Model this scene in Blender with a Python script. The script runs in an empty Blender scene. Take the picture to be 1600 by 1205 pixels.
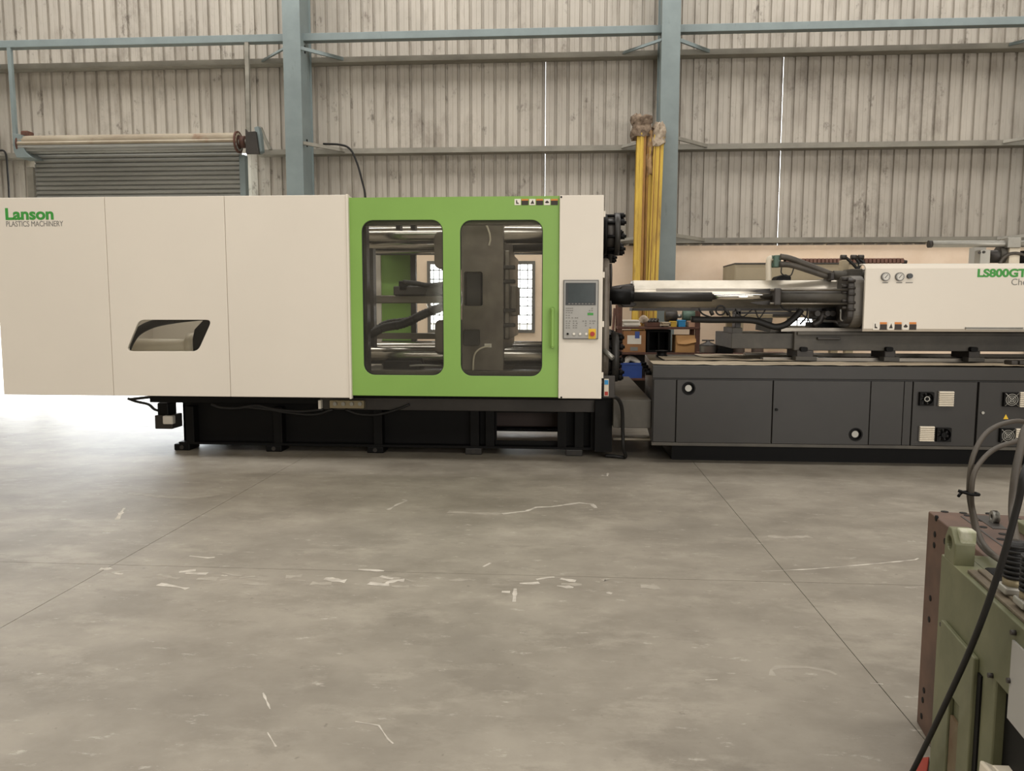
import bpy, bmesh, math, random
from mathutils import Vector, Matrix
random.seed(7)
SC = bpy.context.scene
COL = SC.collection
# ------------------------------------------------------------------ camera
PITCH, YAW, ROLL, FPX, EYE = math.radians(5.6), math.radians(4.0), math.radians(0.1), 1204.0, 1.3
fwd = Vector((-math.sin(YAW)*math.cos(PITCH), math.cos(YAW)*math.cos(PITCH), -math.sin(PITCH)))
rgt0 = Vector((math.cos(YAW), math.sin(YAW), 0)); up0 = rgt0.cross(fwd)
rgt = rgt0*math.cos(ROLL) + up0*math.sin(ROLL); upv = up0*math.cos(ROLL) - rgt0*math.sin(ROLL)
POS = Vector((0, 0, EYE))
cd = bpy.data.cameras.new('camera'); cam = bpy.data.objects.new('camera', cd); COL.objects.link(cam)
cd.sensor_fit = 'HORIZONTAL'; cd.sensor_width = 36; cd.lens = 36*FPX/1600; cd.clip_start = .05; cd.clip_end = 300
m = Matrix((rgt, upv, -fwd)).transposed().to_4x4(); m.translation = POS; cam.matrix_world = m
SC.camera = cam
# ------------------------------------------------------------------ world, lights, exposure
w = bpy.data.worlds.new('overcast_sky'); SC.world = w; w.use_nodes = True
w.node_tree.nodes['Background'].inputs[0].default_value = (.93, .97, 1, 1)
w.node_tree.nodes['Background'].inputs[1].default_value = 10.5
def area(name, loc, sx, sy, power, rot=(0, 0, 0), col=(1, .968, .93)):
    l = bpy.data.lights.new(name, 'AREA'); l.shape = 'RECTANGLE'; l.size = sx; l.size_y = sy; l.energy = power; l.color = col
    o = bpy.data.objects.new(name, l); COL.objects.link(o); o.location = loc; o.rotation_euler = rot
    return o
area('roof_skylight', (-1, -4.5, 7.6), 20, 1.6, 650)
area('roof_skylight', (-1, 2.0, 7.6), 20, 1.6, 650)
area('roof_skylight', (-1, 10.0, 7.6), 20, 1.6, 680)
area('doorway_daylight', (6.2, -10.6, 2.7), 9.5, 5.0, 930, (math.radians(90), 0, 0))
SC.view_settings.view_transform = 'Standard'; SC.view_settings.look = 'None'
SC.view_settings.exposure = -0.1; SC.view_settings.gamma = 1.0; SC.view_settings.use_curve_mapping = False
# ------------------------------------------------------------------ measuring helpers (photo reading -> metres on a plane at depth Y)
def at(px, py, Y):
    d = fwd*FPX + rgt*(px-800) + upv*(602.5-py); t = Y/d.y
    return POS + d*t
def rect(px0, py0, px1, py1, Y):
    mx, my = (px0+px1)/2, (py0+py1)/2
    return at(px0, my, Y).x, at(px1, my, Y).x, at(mx, py1, Y).z, at(mx, py0, Y).z
def ZZ(px, py, Y): return at(px, py, Y).z
def XX(px, py, Y): return at(px, py, Y).x
# ------------------------------------------------------------------ materials
def s2l(c): return tuple((v/255/12.92 if v/255 <= .04045 else ((v/255+.055)/1.055)**2.4) for v in c)
MATS = {}
def mat(name, c, rough=.5, metal=0., var=.08, scale=6., bump=0., c2=None, stretch=(1, 1, 1), spec=.5, thresh=(.35, .65)):
    if name in MATS: return MATS[name]
    mt = bpy.data.materials.new(name); mt.use_nodes = True; nt = mt.node_tree; N = nt.nodes; L = nt.links
    b = N['Principled BSDF']; b.inputs['Roughness'].default_value = rough; b.inputs['Metallic'].default_value = metal
    b.inputs['Specular IOR Level'].default_value = spec
    tc = N.new('ShaderNodeTexCoord'); mp = N.new('ShaderNodeMapping'); mp.inputs['Scale'].default_value = stretch
    geo = N.new('ShaderNodeNewGeometry'); L.new(geo.outputs['Position'], mp.inputs['Vector'])
    nz = N.new('ShaderNodeTexNoise'); nz.inputs['Scale'].default_value = scale; nz.inputs['Detail'].default_value = 6; nz.inputs['Roughness'].default_value = .62
    L.new(mp.outputs[0], nz.inputs['Vector'])
    mr = N.new('ShaderNodeMapRange'); mr.inputs[1].default_value = thresh[0]; mr.inputs[2].default_value = thresh[1]
    L.new(nz.outputs['Fac'], mr.inputs[0])
    mx = N.new('ShaderNodeMix'); mx.data_type = 'RGBA'
    A = s2l(c); B = s2l(c2) if c2 else tuple(v*(1-var) for v in A)
    if not c2: A = tuple(min(1, v*(1+var*.6)) for v in A)
    mx.inputs['A'].default_value = (*A, 1); mx.inputs['B'].default_value = (*B, 1)
    L.new(mr.outputs[0], mx.inputs['Factor']); L.new(mx.outputs['Result'], b.inputs['Base Color'])
    if bump:
        bp = N.new('ShaderNodeBump'); bp.inputs['Strength'].default_value = bump; bp.inputs['Distance'].default_value = .01
        L.new(nz.outputs['Fac'], bp.inputs['Height']); L.new(bp.outputs[0], b.inputs['Normal'])
    MATS[name] = mt
    return mt
def layer(mt, c, scale, lo, hi, stretch=(1, 1, 1), detail=8, amount=1., rough=.6):
    """lay another procedural stain colour over a material made by mat()"""
    nt = mt.node_tree; N = nt.nodes; L = nt.links; b = N['Principled BSDF']
    src = b.inputs['Base Color'].links[0].from_socket
    geo = N.new('ShaderNodeNewGeometry'); mp = N.new('ShaderNodeMapping'); mp.inputs['Scale'].default_value = stretch
    mp.inputs['Location'].default_value = (scale*1.7, 3.1, scale)
    L.new(geo.outputs['Position'], mp.inputs['Vector'])
    nz = N.new('ShaderNodeTexNoise'); nz.inputs['Scale'].default_value = scale; nz.inputs['Detail'].default_value = detail; nz.inputs['Roughness'].default_value = rough
    L.new(mp.outputs[0], nz.inputs['Vector'])
    mr = N.new('ShaderNodeMapRange'); mr.inputs[1].default_value = lo; mr.inputs[2].default_value = hi; mr.inputs[4].default_value = amount
    L.new(nz.outputs['Fac'], mr.inputs[0])
    mx = N.new('ShaderNodeMix'); mx.data_type = 'RGBA'; L.new(src, mx.inputs['A']); mx.inputs['B'].default_value = (*s2l(c), 1)
    L.new(mr.outputs[0], mx.inputs['Factor']); L.new(mx.outputs['Result'], b.inputs['Base Color'])
    return mt
concrete = mat('concrete_floor', (154, 147, 134), .5, 0, scale=2.2, c2=(132, 125, 113), bump=.04, spec=.35, stretch=(1, 1.2, 1))
layer(concrete, (108, 102, 92), .8, .5, .72, (1, 1.2, 1), amount=.5, detail=10)
layer(concrete, (170, 163, 149), 3.4, .53, .66, (.8, 1.5, 1), amount=.45, rough=.72)
layer(concrete, (118, 111, 100), 6.5, .55, .68, (.8, 1.4, 1), amount=.4, rough=.72)
layer(concrete, (200, 194, 182), 12, .6, .68, (.6, 1.6, 1), amount=.55, rough=.75)
layer(concrete, (96, 90, 81), 24, .66, .72, (1, 1, 1), amount=.5)
slab_edge = mat('joint_filler', (88, 80, 70), .9)
yard = mat('yard_concrete', (190, 184, 172), .8, scale=1)
sheetm = mat('corrugated_sheet', (188, 181, 169), .55, .0, scale=.9, c2=(168, 161, 150), stretch=(1, 1, .6))
layer(sheetm, (128, 118, 105), 3.0, .53, .72, (1.4, 1, .3), amount=.6)
layer(sheetm, (94, 83, 70), .9, .56, .76, (1, 1, .7), amount=.65, rough=.75)
layer(sheetm, (78, 68, 58), 5, .59, .7, (1, 1, .6), amount=.75, rough=.72)
plaster = mat('peach_plaster', (250, 228, 204), .85, scale=3, c2=(242, 218, 192))
layer(plaster, (150, 134, 112), 1.6, .62, .78, amount=.5)
hallm = mat('hall_sheet', (176, 168, 154), .7, scale=1)
colm = mat('bluegrey_paint', (126, 138, 138), .5, scale=3, var=.1, bump=.02)
layer(colm, (92, 96, 92), 5, .64, .74, (1, 1, .4), amount=.6)
girtm = mat('dusty_steel', (150, 146, 134), .6, scale=4, c2=(124, 120, 110), stretch=(.4, 1, 1))
shut = mat('shutter_steel', (158, 158, 152), .45, .1, scale=2, c2=(138, 138, 132), stretch=(.3, 1, 3))
shutr = mat('shutter_roll_lit_dust', (178, 168, 148), .6, 0., scale=2.5, c2=(150, 136, 116), stretch=(.4, 1, 1))  # dust and rust colour with the drum's lit upper side worked into it
layer(shutr, (132, 92, 66), 3, .6, .72, amount=.6)
white = mat('cream_powder_coat', (226, 218, 204), .42, scale=.7, var=.025, spec=.45)
layer(white, (196, 184, 164), 1.3, .66, .8, amount=.35)
green = mat('green_powder_coat', (134, 174, 86), .38, scale=1.2, var=.05, spec=.45)
greent = mat('green_print', (62, 150, 62), .5, var=.03)
greyt = mat('grey_print', (128, 126, 120), .5, var=.03)
char = mat('charcoal_coat', (47, 45, 42), .45, scale=3, var=.12, spec=.45, bump=.01)
char2 = mat('charcoal_coat_dusty', (86, 82, 74), .55, scale=3, c2=(66, 63, 58), spec=.4)
black = mat('black_paint', (13, 12.5, 12), .55, scale=4, var=.2, spec=.18)
blackr = mat('black_rubber', (26, 25, 24), .6, scale=8, var=.2)
hosem = mat('dusty_hose', (78, 72, 64), .55, scale=8, var=.25)
cast = mat('cast_platen', (128, 120, 108), .4, .3, scale=3, c2=(96, 88, 80), bump=.03)
castd = mat('cast_dark', (58, 54, 50), .5, .2, scale=3, var=.2)
steel = mat('bright_steel', (190, 186, 178), .22, 1., scale=3, var=.1, stretch=(.2, 1, 1))
steeld = mat('oily_steel', (136, 130, 120), .38, .8, scale=4, c2=(96, 90, 82), stretch=(.3, 1, 1))
guardm = mat('guard_sheet', (205, 198, 184), .33, .65, scale=2.2, c2=(172, 164, 148), bump=.03)
layer(guardm, (110, 100, 86), 3, .6, .75, amount=.5)
chrome = mat('chrome_rod', (225, 222, 215), .08, 1., var=.02)
paperm = mat('dusty_paper', (198, 184, 160), .85, scale=2.5, c2=(168, 154, 132), stretch=(.6, 1.5, 1))
layer(paperm, (120, 108, 90), 3, .6, .75, (.4, 2, 1), amount=.6)
yellow = mat('yellow_paint', (214, 180, 66), .5, scale=3, c2=(184, 148, 52), stretch=(2, 2, .5))
layer(yellow, (112, 80, 42), 5, .56, .72, (2.5, 2.5, .3), amount=.8)
ragm = mat('brown_rag', (146, 128, 108), .95, scale=14, c2=(92, 76, 62), bump=.6)
ragw = mat('grey_rag', (186, 172, 152), .95, scale=14, c2=(140, 124, 106), bump=.6)
ragp = mat('tan_wrap', (178, 146, 104), .9, scale=14, c2=(138, 108, 74), bump=.5)
rust = mat('rusty_steel', (100, 66, 52), .75, scale=9, c2=(76, 52, 44), bump=.1)
rustf = mat('rust_brown_plate', (104, 79, 65), .6, .1, scale=5, c2=(74, 57, 48), bump=.04)
layer(rustf, (78, 60, 52), 2.4, .55, .75, amount=.5)
moldg = mat('pale_green_paint', (114, 114, 86), .5, scale=4, c2=(90, 92, 66), bump=.02)
layer(moldg, (120, 88, 58), 4, .66, .78, (1, 1, .4), amount=.6)
card = mat('cardboard', (190, 146, 96), .85, scale=4, var=.1)
cardd = mat('cardboard_brown', (160, 116, 78), .85, scale=4, var=.15)
papw = mat('white_paper', (232, 226, 214), .8, var=.05)
blue = mat('blue_plastic', (52, 82, 160), .4, var=.1)
cyan = mat('cyan_plastic', (42, 140, 196), .4, var=.1)
teal = mat('teal_paint', (76, 100, 86), .5, var=.2)
bgm = mat('beige_machine', (178, 164, 136), .55, scale=2, var=.08)
galv = mat('galvanised', (160, 158, 150), .4, .6, scale=5, var=.12)
panelg = mat('panel_grey', (164, 162, 156), .45, scale=4, var=.03)
panelf = mat('panel_frame', (104, 102, 98), .4, var=.05)
screenm = mat('dark_screen', (62, 70, 72), .15, var=.1, scale=12)
bezel = mat('screen_bezel', (44, 48, 50), .35, var=.05)
redm = mat('red_plastic', (168, 44, 30), .4, var=.05)
yelp = mat('yellow_plastic', (226, 184, 40), .5, var=.03)
orange = mat('orange_print', (214, 132, 60), .6, var=.03)
darkp = mat('dark_print', (52, 44, 38), .6, var=.05)
creamp = mat('cream_plastic', (214, 204, 184), .5, var=.05)
redfloor = mat('red_oxide', (156, 60, 44), .6, var=.1)
scuffm = mat('floor_scuff', (208, 202, 190), .7, scale=14, c2=(170, 163, 151))
wornm = mat('worn_concrete', (170, 163, 150), .6, scale=9, c2=(150, 143, 130))
tyrem = mat('tyre_mark', (124, 119, 109), .6, scale=5, c2=(142, 136, 125))
brownch = mat('brown_chain', (128, 92, 78), .6, scale=8, var=.2)
gaugew = mat('gauge_face', (206, 202, 192), .3, var=.03)
def glass_mat(name, haze, tint=(1, 1, 1)):
    mt = bpy.data.materials.new(name); mt.use_nodes = True; nt = mt.node_tree; N = nt.nodes; L = nt.links
    N.remove(N['Principled BSDF']); out = N['Material Output']
    tr = N.new('ShaderNodeBsdfTransparent'); tr.inputs[0].default_value = (*tint, 1)
    gl = N.new('ShaderNodeBsdfGlossy'); gl.inputs['Roughness'].default_value = .06
    fr = N.new('ShaderNodeFresnel'); fr.inputs[0].default_value = 1.42
    m1 = N.new('ShaderNodeMixShader'); L.new(fr.outputs[0], m1.inputs[0]); L.new(tr.outputs[0], m1.inputs[1]); L.new(gl.outputs[0], m1.inputs[2])
    df = N.new('ShaderNodeBsdfDiffuse'); df.inputs[0].default_value = (.7, .66, .6, 1)
    geo = N.new('ShaderNodeNewGeometry'); nz = N.new('ShaderNodeTexNoise'); nz.inputs['Scale'].default_value = 3.5; nz.inputs['Detail'].default_value = 7
    L.new(geo.outputs['Position'], nz.inputs['Vector'])
    mr = N.new('ShaderNodeMapRange'); mr.inputs[1].default_value = .35; mr.inputs[2].default_value = .75; mr.inputs[3].default_value = haze*.4; mr.inputs[4].default_value = haze*2
    L.new(nz.outputs[0], mr.inputs[0])
    m2 = N.new('ShaderNodeMixShader'); L.new(mr.outputs[0], m2.inputs[0]); L.new(m1.outputs[0], m2.inputs[1]); L.new(df.outputs[0], m2.inputs[2])
    L.new(m2.outputs[0], out.inputs[0]); MATS[name] = mt
    return mt
acryl = glass_mat('clear_acrylic', .012, (.9, .9, .88))
glass = glass_mat('window_glass', .03)
# ------------------------------------------------------------------ mesh helpers
ORG = {}
class MB:
    def __init__(s): s.v = []; s.f = []; s.sm = []
    def _add(s, vs, fs, sm=False):
        o = len(s.v); s.v += [Vector(v) for v in vs]
        for f in fs: s.f.append([o+i for i in f]); s.sm.append(sm)
        return s
    def box(s, x0, x1, y0, y1, z0, z1):
        vs = [(x, y, z) for z in (z0, z1) for y in (y0, y1) for x in (x0, x1)]
        return s._add(vs, [(0, 2, 3, 1), (4, 5, 7, 6), (0, 1, 5, 4), (2, 6, 7, 3), (0, 4, 6, 2), (1, 3, 7, 5)])
    def prism(s, pts, axis, lo, hi, smooth=False):
        def mk(p, h): return {'y': (p[0], h, p[1]), 'x': (h, p[0], p[1]), 'z': (p[0], p[1], h)}[axis]
        n = len(pts); vs = [mk(p, lo) for p in pts]+[mk(p, hi) for p in pts]
        s._add(vs, [list(range(n))[::-1], list(range(n, 2*n))])
        o = len(s.v)-2*n
        for i in range(n): s.f.append([o+i, o+(i+1) % n, o+n+(i+1) % n, o+n+i]); s.sm.append(smooth)
        return s
    def cyl(s, p0, p1, r0, r1=None, n=20, cap=True):
        p0, p1 = Vector(p0), Vector(p1); r1 = r0 if r1 is None else r1
        d = (p1-p0).normalized(); a = d.orthogonal().normalized(); b = d.cross(a)
        vs = []
        for p, r in ((p0, r0), (p1, r1)):
            for i in range(n):
                t = 2*math.pi*i/n; vs.append(p+a*(r*math.cos(t))+b*(r*math.sin(t)))
        o = len(s.v); s.v += vs
        for i in range(n): s.f.append([o+i, o+(i+1) % n, o+n+(i+1) % n, o+n+i]); s.sm.append(True)
        if cap:
            s.f.append([o+i for i in range(n)][::-1]); s.f.append([o+n+i for i in range(n)]); s.sm += [False, False]
        return s
    def ring(s, c, axis, r0, r1, t, n=24):
        """flat ring (washer) of inner r0, outer r1, thickness t along axis, starting at c"""
        c = Vector(c); d = Vector(axis).normalized(); a = d.orthogonal().normalized(); b = d.cross(a); o = len(s.v)
        for k, (r, h) in enumerate(((r0, 0), (r1, 0), (r1, t), (r0, t))):
            for i in range(n):
                q = 2*math.pi*i/n; s.v.append(c+d*h+a*(r*math.cos(q))+b*(r*math.sin(q)))
        for k in range(4):
            for i in range(n):
                s.f.append([o+k*n+i, o+k*n+(i+1) % n, o+((k+1) % 4)*n+(i+1) % n, o+((k+1) % 4)*n+i]); s.sm.append(k in (1, 3))
        return s
    def tube(s, pts, r, n=8, steps=6, radii=None):
        P = [Vector(p) for p in pts]; Q = []
        if len(P) > 2:
            E = [2*P[0]-P[1]]+P+[2*P[-1]-P[-2]]
            for i in range(1, len(E)-2):
                for k in range(steps):
                    t = k/steps; a, b, c, d = E[i-1:i+3]
                    Q.append(.5*((2*b)+(c-a)*t+(2*a-5*b+4*c-d)*t*t+(3*b-a-3*c+d)*t**3))
            Q.append(P[-1])
        else: Q = P
        o = len(s.v); up = None
        for i, q in enumerate(Q):
            d = (Q[min(i+1, len(Q)-1)]-Q[max(i-1, 0)]).normalized()
            if up is None: up = d.orthogonal().normalized()
            up = (up-d*up.dot(d)).normalized(); b = d.cross(up); rr = radii(i/(len(Q)-1)) if radii else r
            for k in range(n):
                t = 2*math.pi*k/n; s.v.append(q+up*(rr*math.cos(t))+b*(rr*math.sin(t)))
        for i in range(len(Q)-1):
            for k in range(n): s.f.append([o+i*n+k, o+i*n+(k+1) % n, o+(i+1)*n+(k+1) % n, o+(i+1)*n+k]); s.sm.append(True)
        s.f.append([o+k for k in range(n)][::-1]); s.f.append([o+(len(Q)-1)*n+k for k in range(n)]); s.sm += [False, False]
        return s
    def lathe(s, prof, base, n=20):
        o = len(s.v); base = Vector(base)
        for r, z in prof:
            for i in range(n): t = 2*math.pi*i/n; s.v.append(base+Vector((r*math.cos(t), r*math.sin(t), z)))
        for j in range(len(prof)-1):
            for i in range(n): s.f.append([o+j*n+i, o+j*n+(i+1) % n, o+(j+1)*n+(i+1) % n, o+(j+1)*n+i]); s.sm.append(True)
        s.f.append([o+i for i in range(n)][::-1]); s.f.append([o+(len(prof)-1)*n+i for i in range(n)]); s.sm += [False, False]
        return s
    def build(s, name, mt, parent=None, bevel=0., seg=2):
        me = bpy.data.meshes.new(name); lo = Vector([min(v[i] for v in s.v) for i in range(3)]); hi = Vector([max(v[i] for v in s.v) for i in range(3)])
        org = Vector(((lo.x+hi.x)/2, (lo.y+hi.y)/2, lo.z))
        me.from_pydata([v-org for v in s.v], [], s.f); me.polygons.foreach_set('use_smooth', s.sm)
        bm = bmesh.new(); bm.from_mesh(me); bmesh.ops.recalc_face_normals(bm, faces=bm.faces); bm.to_mesh(me); bm.free()
        me.materials.append(mt if not isinstance(mt, str) else MATS[mt]); me.update()
        return link(name, me, org, parent, bevel, seg)
def link(name, me, org, parent=None, bevel=0., seg=2):
    o = bpy.data.objects.new(name, me); COL.objects.link(o)
    if parent: o.parent = parent; o.location = org-ORG[parent.name]
    else: o.location = org
    ORG[o.name] = org
    if bevel:
        b = o.modifiers.new('bevel', 'BEVEL'); b.width = bevel; b.segments = seg; b.limit_method = 'ANGLE'; b.angle_limit = math.radians(40)
    return o
def clone(o, d, parent=None):
    c = o.copy(); COL.objects.link(c); p = parent or o.parent; c.parent = p
    ORG[c.name] = ORG[o.name]+Vector(d); c.location = ORG[c.name]-(ORG[p.name] if p else Vector())
    return c
def tag(o, label=None, cat=None, group=None, kind=None):
    if label: o['label'] = label
    if cat: o['category'] = cat
    if group: o['group'] = group
    if kind: o['kind'] = kind
    return o
def thing(name, loc, label, cat, group=None, kind=None):
    o = bpy.data.objects.new(name, None); COL.objects.link(o); o.location = loc; ORG[o.name] = Vector(loc); o.empty_display_size = .2
    return tag(o, label, cat, group, kind)
def rr(x0, x1, z0, z1, r, n=6):
    P = []
    for cx, cz, a0 in ((x1-r, z1-r, 0), (x0+r, z1-r, 90), (x0+r, z0+r, 180), (x1-r, z0+r, 270)):
        for i in range(n+1): a = math.radians(a0+90*i/n); P.append((cx+r*math.cos(a), cz+r*math.sin(a)))
    return P
def circ(cx, cz, r, n=24): return [(cx+r*math.cos(2*math.pi*i/n), cz+r*math.sin(2*math.pi*i/n)) for i in range(n)]
def plate(name, outer, holes, y0, y1, mt, parent=None, bevel=0., axis='y'):
    """plate with holes: 2-D loops filled at y0 and closed back to y1"""
    bm = bmesh.new(); es = []
    for lp in [outer]+holes:
        vs = [bm.verts.new((p[0], 0, p[1])) for p in lp]
        for i in range(len(vs)): es.append(bm.edges.new((vs[i], vs[(i+1) % len(vs)])))
    bmesh.ops.triangle_fill(bm, edges=es, use_beauty=True, use_dissolve=False)
    bm.verts.index_update()
    V = [v.co.copy() for v in bm.verts]; F = [[v.index for v in f.verts] for f in bm.faces]; bm.free()
    b = MB(); n = len(V)
    def mk(p, h): return (p.x, h, p.z) if axis == 'y' else ((h, p.x, p.z) if axis == 'x' else (p.x, p.z, h))
    b._add([mk(p, y0) for p in V]+[mk(p, y1) for p in V], F+[[i+n for i in f[::-1]] for f in F])
    k = 0
    for lp in [outer]+holes:
        c = len(lp)
        for i in range(c): b.f.append([k+i, k+(i+1) % c, n+k+(i+1) % c, n+k+i]); b.sm.append(False)
        k += c
    return b.build(name, mt, parent, bevel)
def text(s, x, z, y, size, mt, parent, name='lettering', bold=0., width=None, xs=1.):
    cu = bpy.data.curves.new(name, 'FONT'); cu.body = s; cu.size = 1; cu.extrude = .004; cu.offset = bold
    o = bpy.data.objects.new('tmp_text', cu); COL.objects.link(o); bpy.context.view_layer.update()
    me = bpy.data.meshes.new_from_object(o.evaluated_get(bpy.context.evaluated_depsgraph_get())); bpy.data.objects.remove(o)
    xsv = [v.co.x for v in me.vertices]; w0, w1 = min(xsv), max(xsv); h1 = max(v.co.y for v in me.vertices)
    kz = size/h1; kx = (width/(w1-w0)) if width else kz*xs
    for v in me.vertices: v.co = Vector(((v.co.x-w0)*kx, -v.co.z*.25, v.co.y*kz))
    me.flip_normals() if False else None
    me.name = name; me.materials.append(mt)
    return link(name, me, Vector((x, y, z)), parent)
def decal(px0, py0, px1, py1, Y, mt, parent, name, t=.003, bevel=0):
    x0, x1, z0, z1 = rect(px0, py0, px1, py1, Y)
    return MB().box(x0, x1, Y-t, Y+.001, z0, z1).build(name, mt, parent, bevel)
def bolt(b, c, axis, r, h, n=6): c = Vector(c); b.cyl(c, c+Vector(axis)*h, r, n=n); return b
# ================================================================== THE HALL
WY = 12.2                                            # inner face of the sheeting
fl = thing('floor', (0, 0, 0), 'worn grey concrete factory floor cast in large slabs', None, kind='structure')
MB().box(-14, 12, -11, 12.3, -.12, -.02).build('joint_filler', slab_edge, fl)
xs = [-14, -12.5, -9.1, -5.7, -2.3, 1.1, 4.5, 7.9, 12]; ys = [-11, -5.3, -.8, 3.68, 8.2, 12.3]; g = .0018
for i in range(len(xs)-1):
    for j in range(len(ys)-1):
        MB().box(xs[i]+g, xs[i+1]-g, ys[j]+g, ys[j+1]-g, -.1, 0).build('floor_slab', concrete, fl)
def scuff(pts, wd, k, mt=None, nm='paint_scuff', zz=.0012):
    P = [fl_at(*p) for p in pts]; rnd = random.Random(k); b = MB(); Q = []
    for a, c in zip(P[:-1], P[1:]):
        n = max(2, int((c-a).length/.03))
        for i in range(n): Q.append(a.lerp(c, i/n))
    L = []; R_ = []
    for i, q in enumerate(Q):
        d = (Q[min(i+1, len(Q)-1)]-Q[max(i-1, 0)]).normalized(); nrm = Vector((-d.y, d.x, 0)); h = wd*(.25+rnd.random())*.5
        L.append(q+nrm*h); R_.append(q-nrm*h)
    zz = .0004+.00001*(k % 100)+(.0003 if mt is None else 0); n = len(Q); vs = [(*p.xy, zz) for p in L]+[(*p.xy, zz) for p in R_]
    b._add(vs, [(i, i+1, n+i+1, n+i) for i in range(n-1)])
    return b.build(nm, mt or scuffm, fl)
def fl_at(px, py, Z=0.):
    d = fwd*FPX + rgt*(px-800) + upv*(602.5-py); return POS+d*((Z-EYE)/d.z)
for k, (pts, wd) in enumerate([
    ([(785, 803), (822, 799), (838, 793), (862, 792), (905, 786), (925, 788), (933, 796)], .03),
    ([(920, 797), (932, 797)], .02), ([(606, 797), (622, 788), (640, 781)], .022), ([(628, 781), (644, 783)], .02),
    ([(1190, 893), (1260, 890), (1300, 887), (1380, 880), (1430, 875), (1440, 870)], .012),
    ([(296, 869), (325, 872), (346, 870)], .014), ([(248, 913), (275, 917), (302, 922)], .035), ([(555, 1128), (592, 1134), (606, 1155), (623, 1170)], .008),
    ([(411, 1083), (425, 1115)], .008), ([(418, 1145), (436, 1175)], .006), ([(1418, 846), (1430, 847), (1422, 843)], .012),
    ([(805, 920), (803, 945)], .02), ([(784, 925), (810, 926)], .03), ([(290, 896), (335, 897)], .03), ([(560, 890), (610, 893)], .025),
    ([(940, 743), (949, 744), (950, 738)], .02), ([(755, 886), (772, 877)], .02), ([(1102, 1063), (1140, 1062)], .006), ([(1360, 1068), (1400, 1071)], .006),
    ([(183, 812), (190, 800), (196, 792)], .03)]): scuff(pts, wd, k)
rn = random.Random(11)
for k in range(46):                                   # chipped, rubbed patches along the cross joint
    px = rn.choice((rn.uniform(110, 620), rn.uniform(560, 1010))); py = 886+(px-110)*.021+rn.uniform(2, 22); ln = rn.uniform(8, 46); sl = rn.uniform(-.12, .2)
    scuff([(px, py), (px+ln*.5, py+ln*sl*.5+rn.uniform(-2, 2)), (px+ln, py+ln*sl)], rn.uniform(.012, .05), 100+k, rn.choice((wornm, wornm, scuffm)), 'chipped_patch', .0008)
for k, (pts, wd) in enumerate([([(1207, 1056), (1205, 1047), (1216, 1042), (1262, 1043), (1296, 1049), (1318, 1060)], .03), ([(1200, 838), (1230, 840), (1275, 838)], .06), ([(700, 800), (760, 803), (815, 802)], .06), ([(200, 770), (250, 776), (300, 778), (350, 772)], .05)]): scuff(pts, wd, 300+k, wornm, 'worn_mark', .0009)
yd = MB().box(-40, 40, 12.42, 80, -.14, -.04).build('yard_ground', yard); tag(yd, 'bright concrete yard outside the shutter doorway', None, kind='structure')
# --- back wall: plastered masonry below, corrugated sheets above
wb = thing('wall_back', (0, WY, 0), 'back wall of peach plaster below dusty corrugated metal sheets', None, kind='structure')
MZ = ZZ(1300, 383, 12.05)
SX0, SX1 = XX(54, 275, 12.1), XX(382, 275, 12.1)       # shutter doorway
wins = []
for a, b in ((668, 714), (776, 836), (1231, 1314)):
    x0, x1, z0, z1 = rect(a, 408, b, 514 if a > 1000 else 520, 12.05); wins.append((x0, x1, z0, z1))
cur = [(-14, SX0)]; last = SX1; MY0, MY1 = 12.05, 12.19
def wallseg(x0, x1, z0, z1): MB().box(x0, x1, MY0, MY1, z0, z1).build('plaster_wall', plaster, wb)
wallseg(-14, -12.6, 0, MZ); wallseg(SX0-.14, SX0, 0, MZ); wallseg(-12.6, SX0-.14, MZ-.35, MZ)
for x0, x1, z0, z1 in wins:
    wallseg(last, x0, 0, MZ); wallseg(x0, x1, 0, z0); wallseg(x0, x1, z1, MZ); last = x1
wallseg(last, 12, 0, MZ)
RIB = (XX(1219, 250, WY)-XX(852, 200, WY))/19
def sheet(z0, z1, x, nr, wdt=None):
    pf = []
    for k in range(nr):
        b0 = k*RIB; pf += [(b0, 0), (b0+.060, 0), (b0+.064, .004), (b0+.068, 0), (b0+.132, 0), (b0+.139, .038), (b0+.173, .038), (b0+.180, 0)]
    pf.append((nr*RIB, 0)); sc = (wdt/(nr*RIB)) if wdt else 1
    b = MB(); n = len(pf)
    b._add([(x+p*sc, WY+q, z0) for p, q in pf]+[(x+p*sc, WY+q, z1) for p, q in pf], [(i, i+1, n+i+1, n+i) for i in range(n-1)])
    return b
DZ = ZZ(200, 238, 12.0); GZ0 = ZZ(760, 92, 12.0)
XA = XX(852, 200, WY); runs = []                      # (x, ribs, daylight gap at its left edge)
x = XA
for nr in (6, 7, 6): runs.append((x, nr, .002 if x == XA else 0)); x += nr*RIB
first = True
while x < 12: runs.append((x, 6, .0028 if first else 0)); first = False; x += 6*RIB
x = XA
while x > -14: x -= 6*RIB; runs.append((x, 6, 0))
for x, nr, gap in runs:
    w_ = nr*RIB
    if x < SX1 and x+w_ > SX0:
        sheet(DZ, 7.6, x, nr).build('wall_sheet', sheetm, wb)
        if x < SX0: sheet(MZ-.05, DZ, x, max(1, round((SX0-x)/RIB)), SX0-x).build('wall_sheet', sheetm, wb)
        if x+w_ > SX1: sheet(MZ-.05, DZ, SX1, max(1, round((x+w_-SX1)/RIB)), x+w_-SX1).build('wall_sheet', sheetm, wb)
        continue
    ztg = GZ0 if gap else 7.6
    sheet(MZ-.05, ztg+(.06 if gap else 0), x+gap, nr, w_-gap).build('wall_sheet', sheetm, wb)
    if gap: sheet(ztg+.05, 7.6, x, nr).build('wall_sheet', sheetm, wb)
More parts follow.
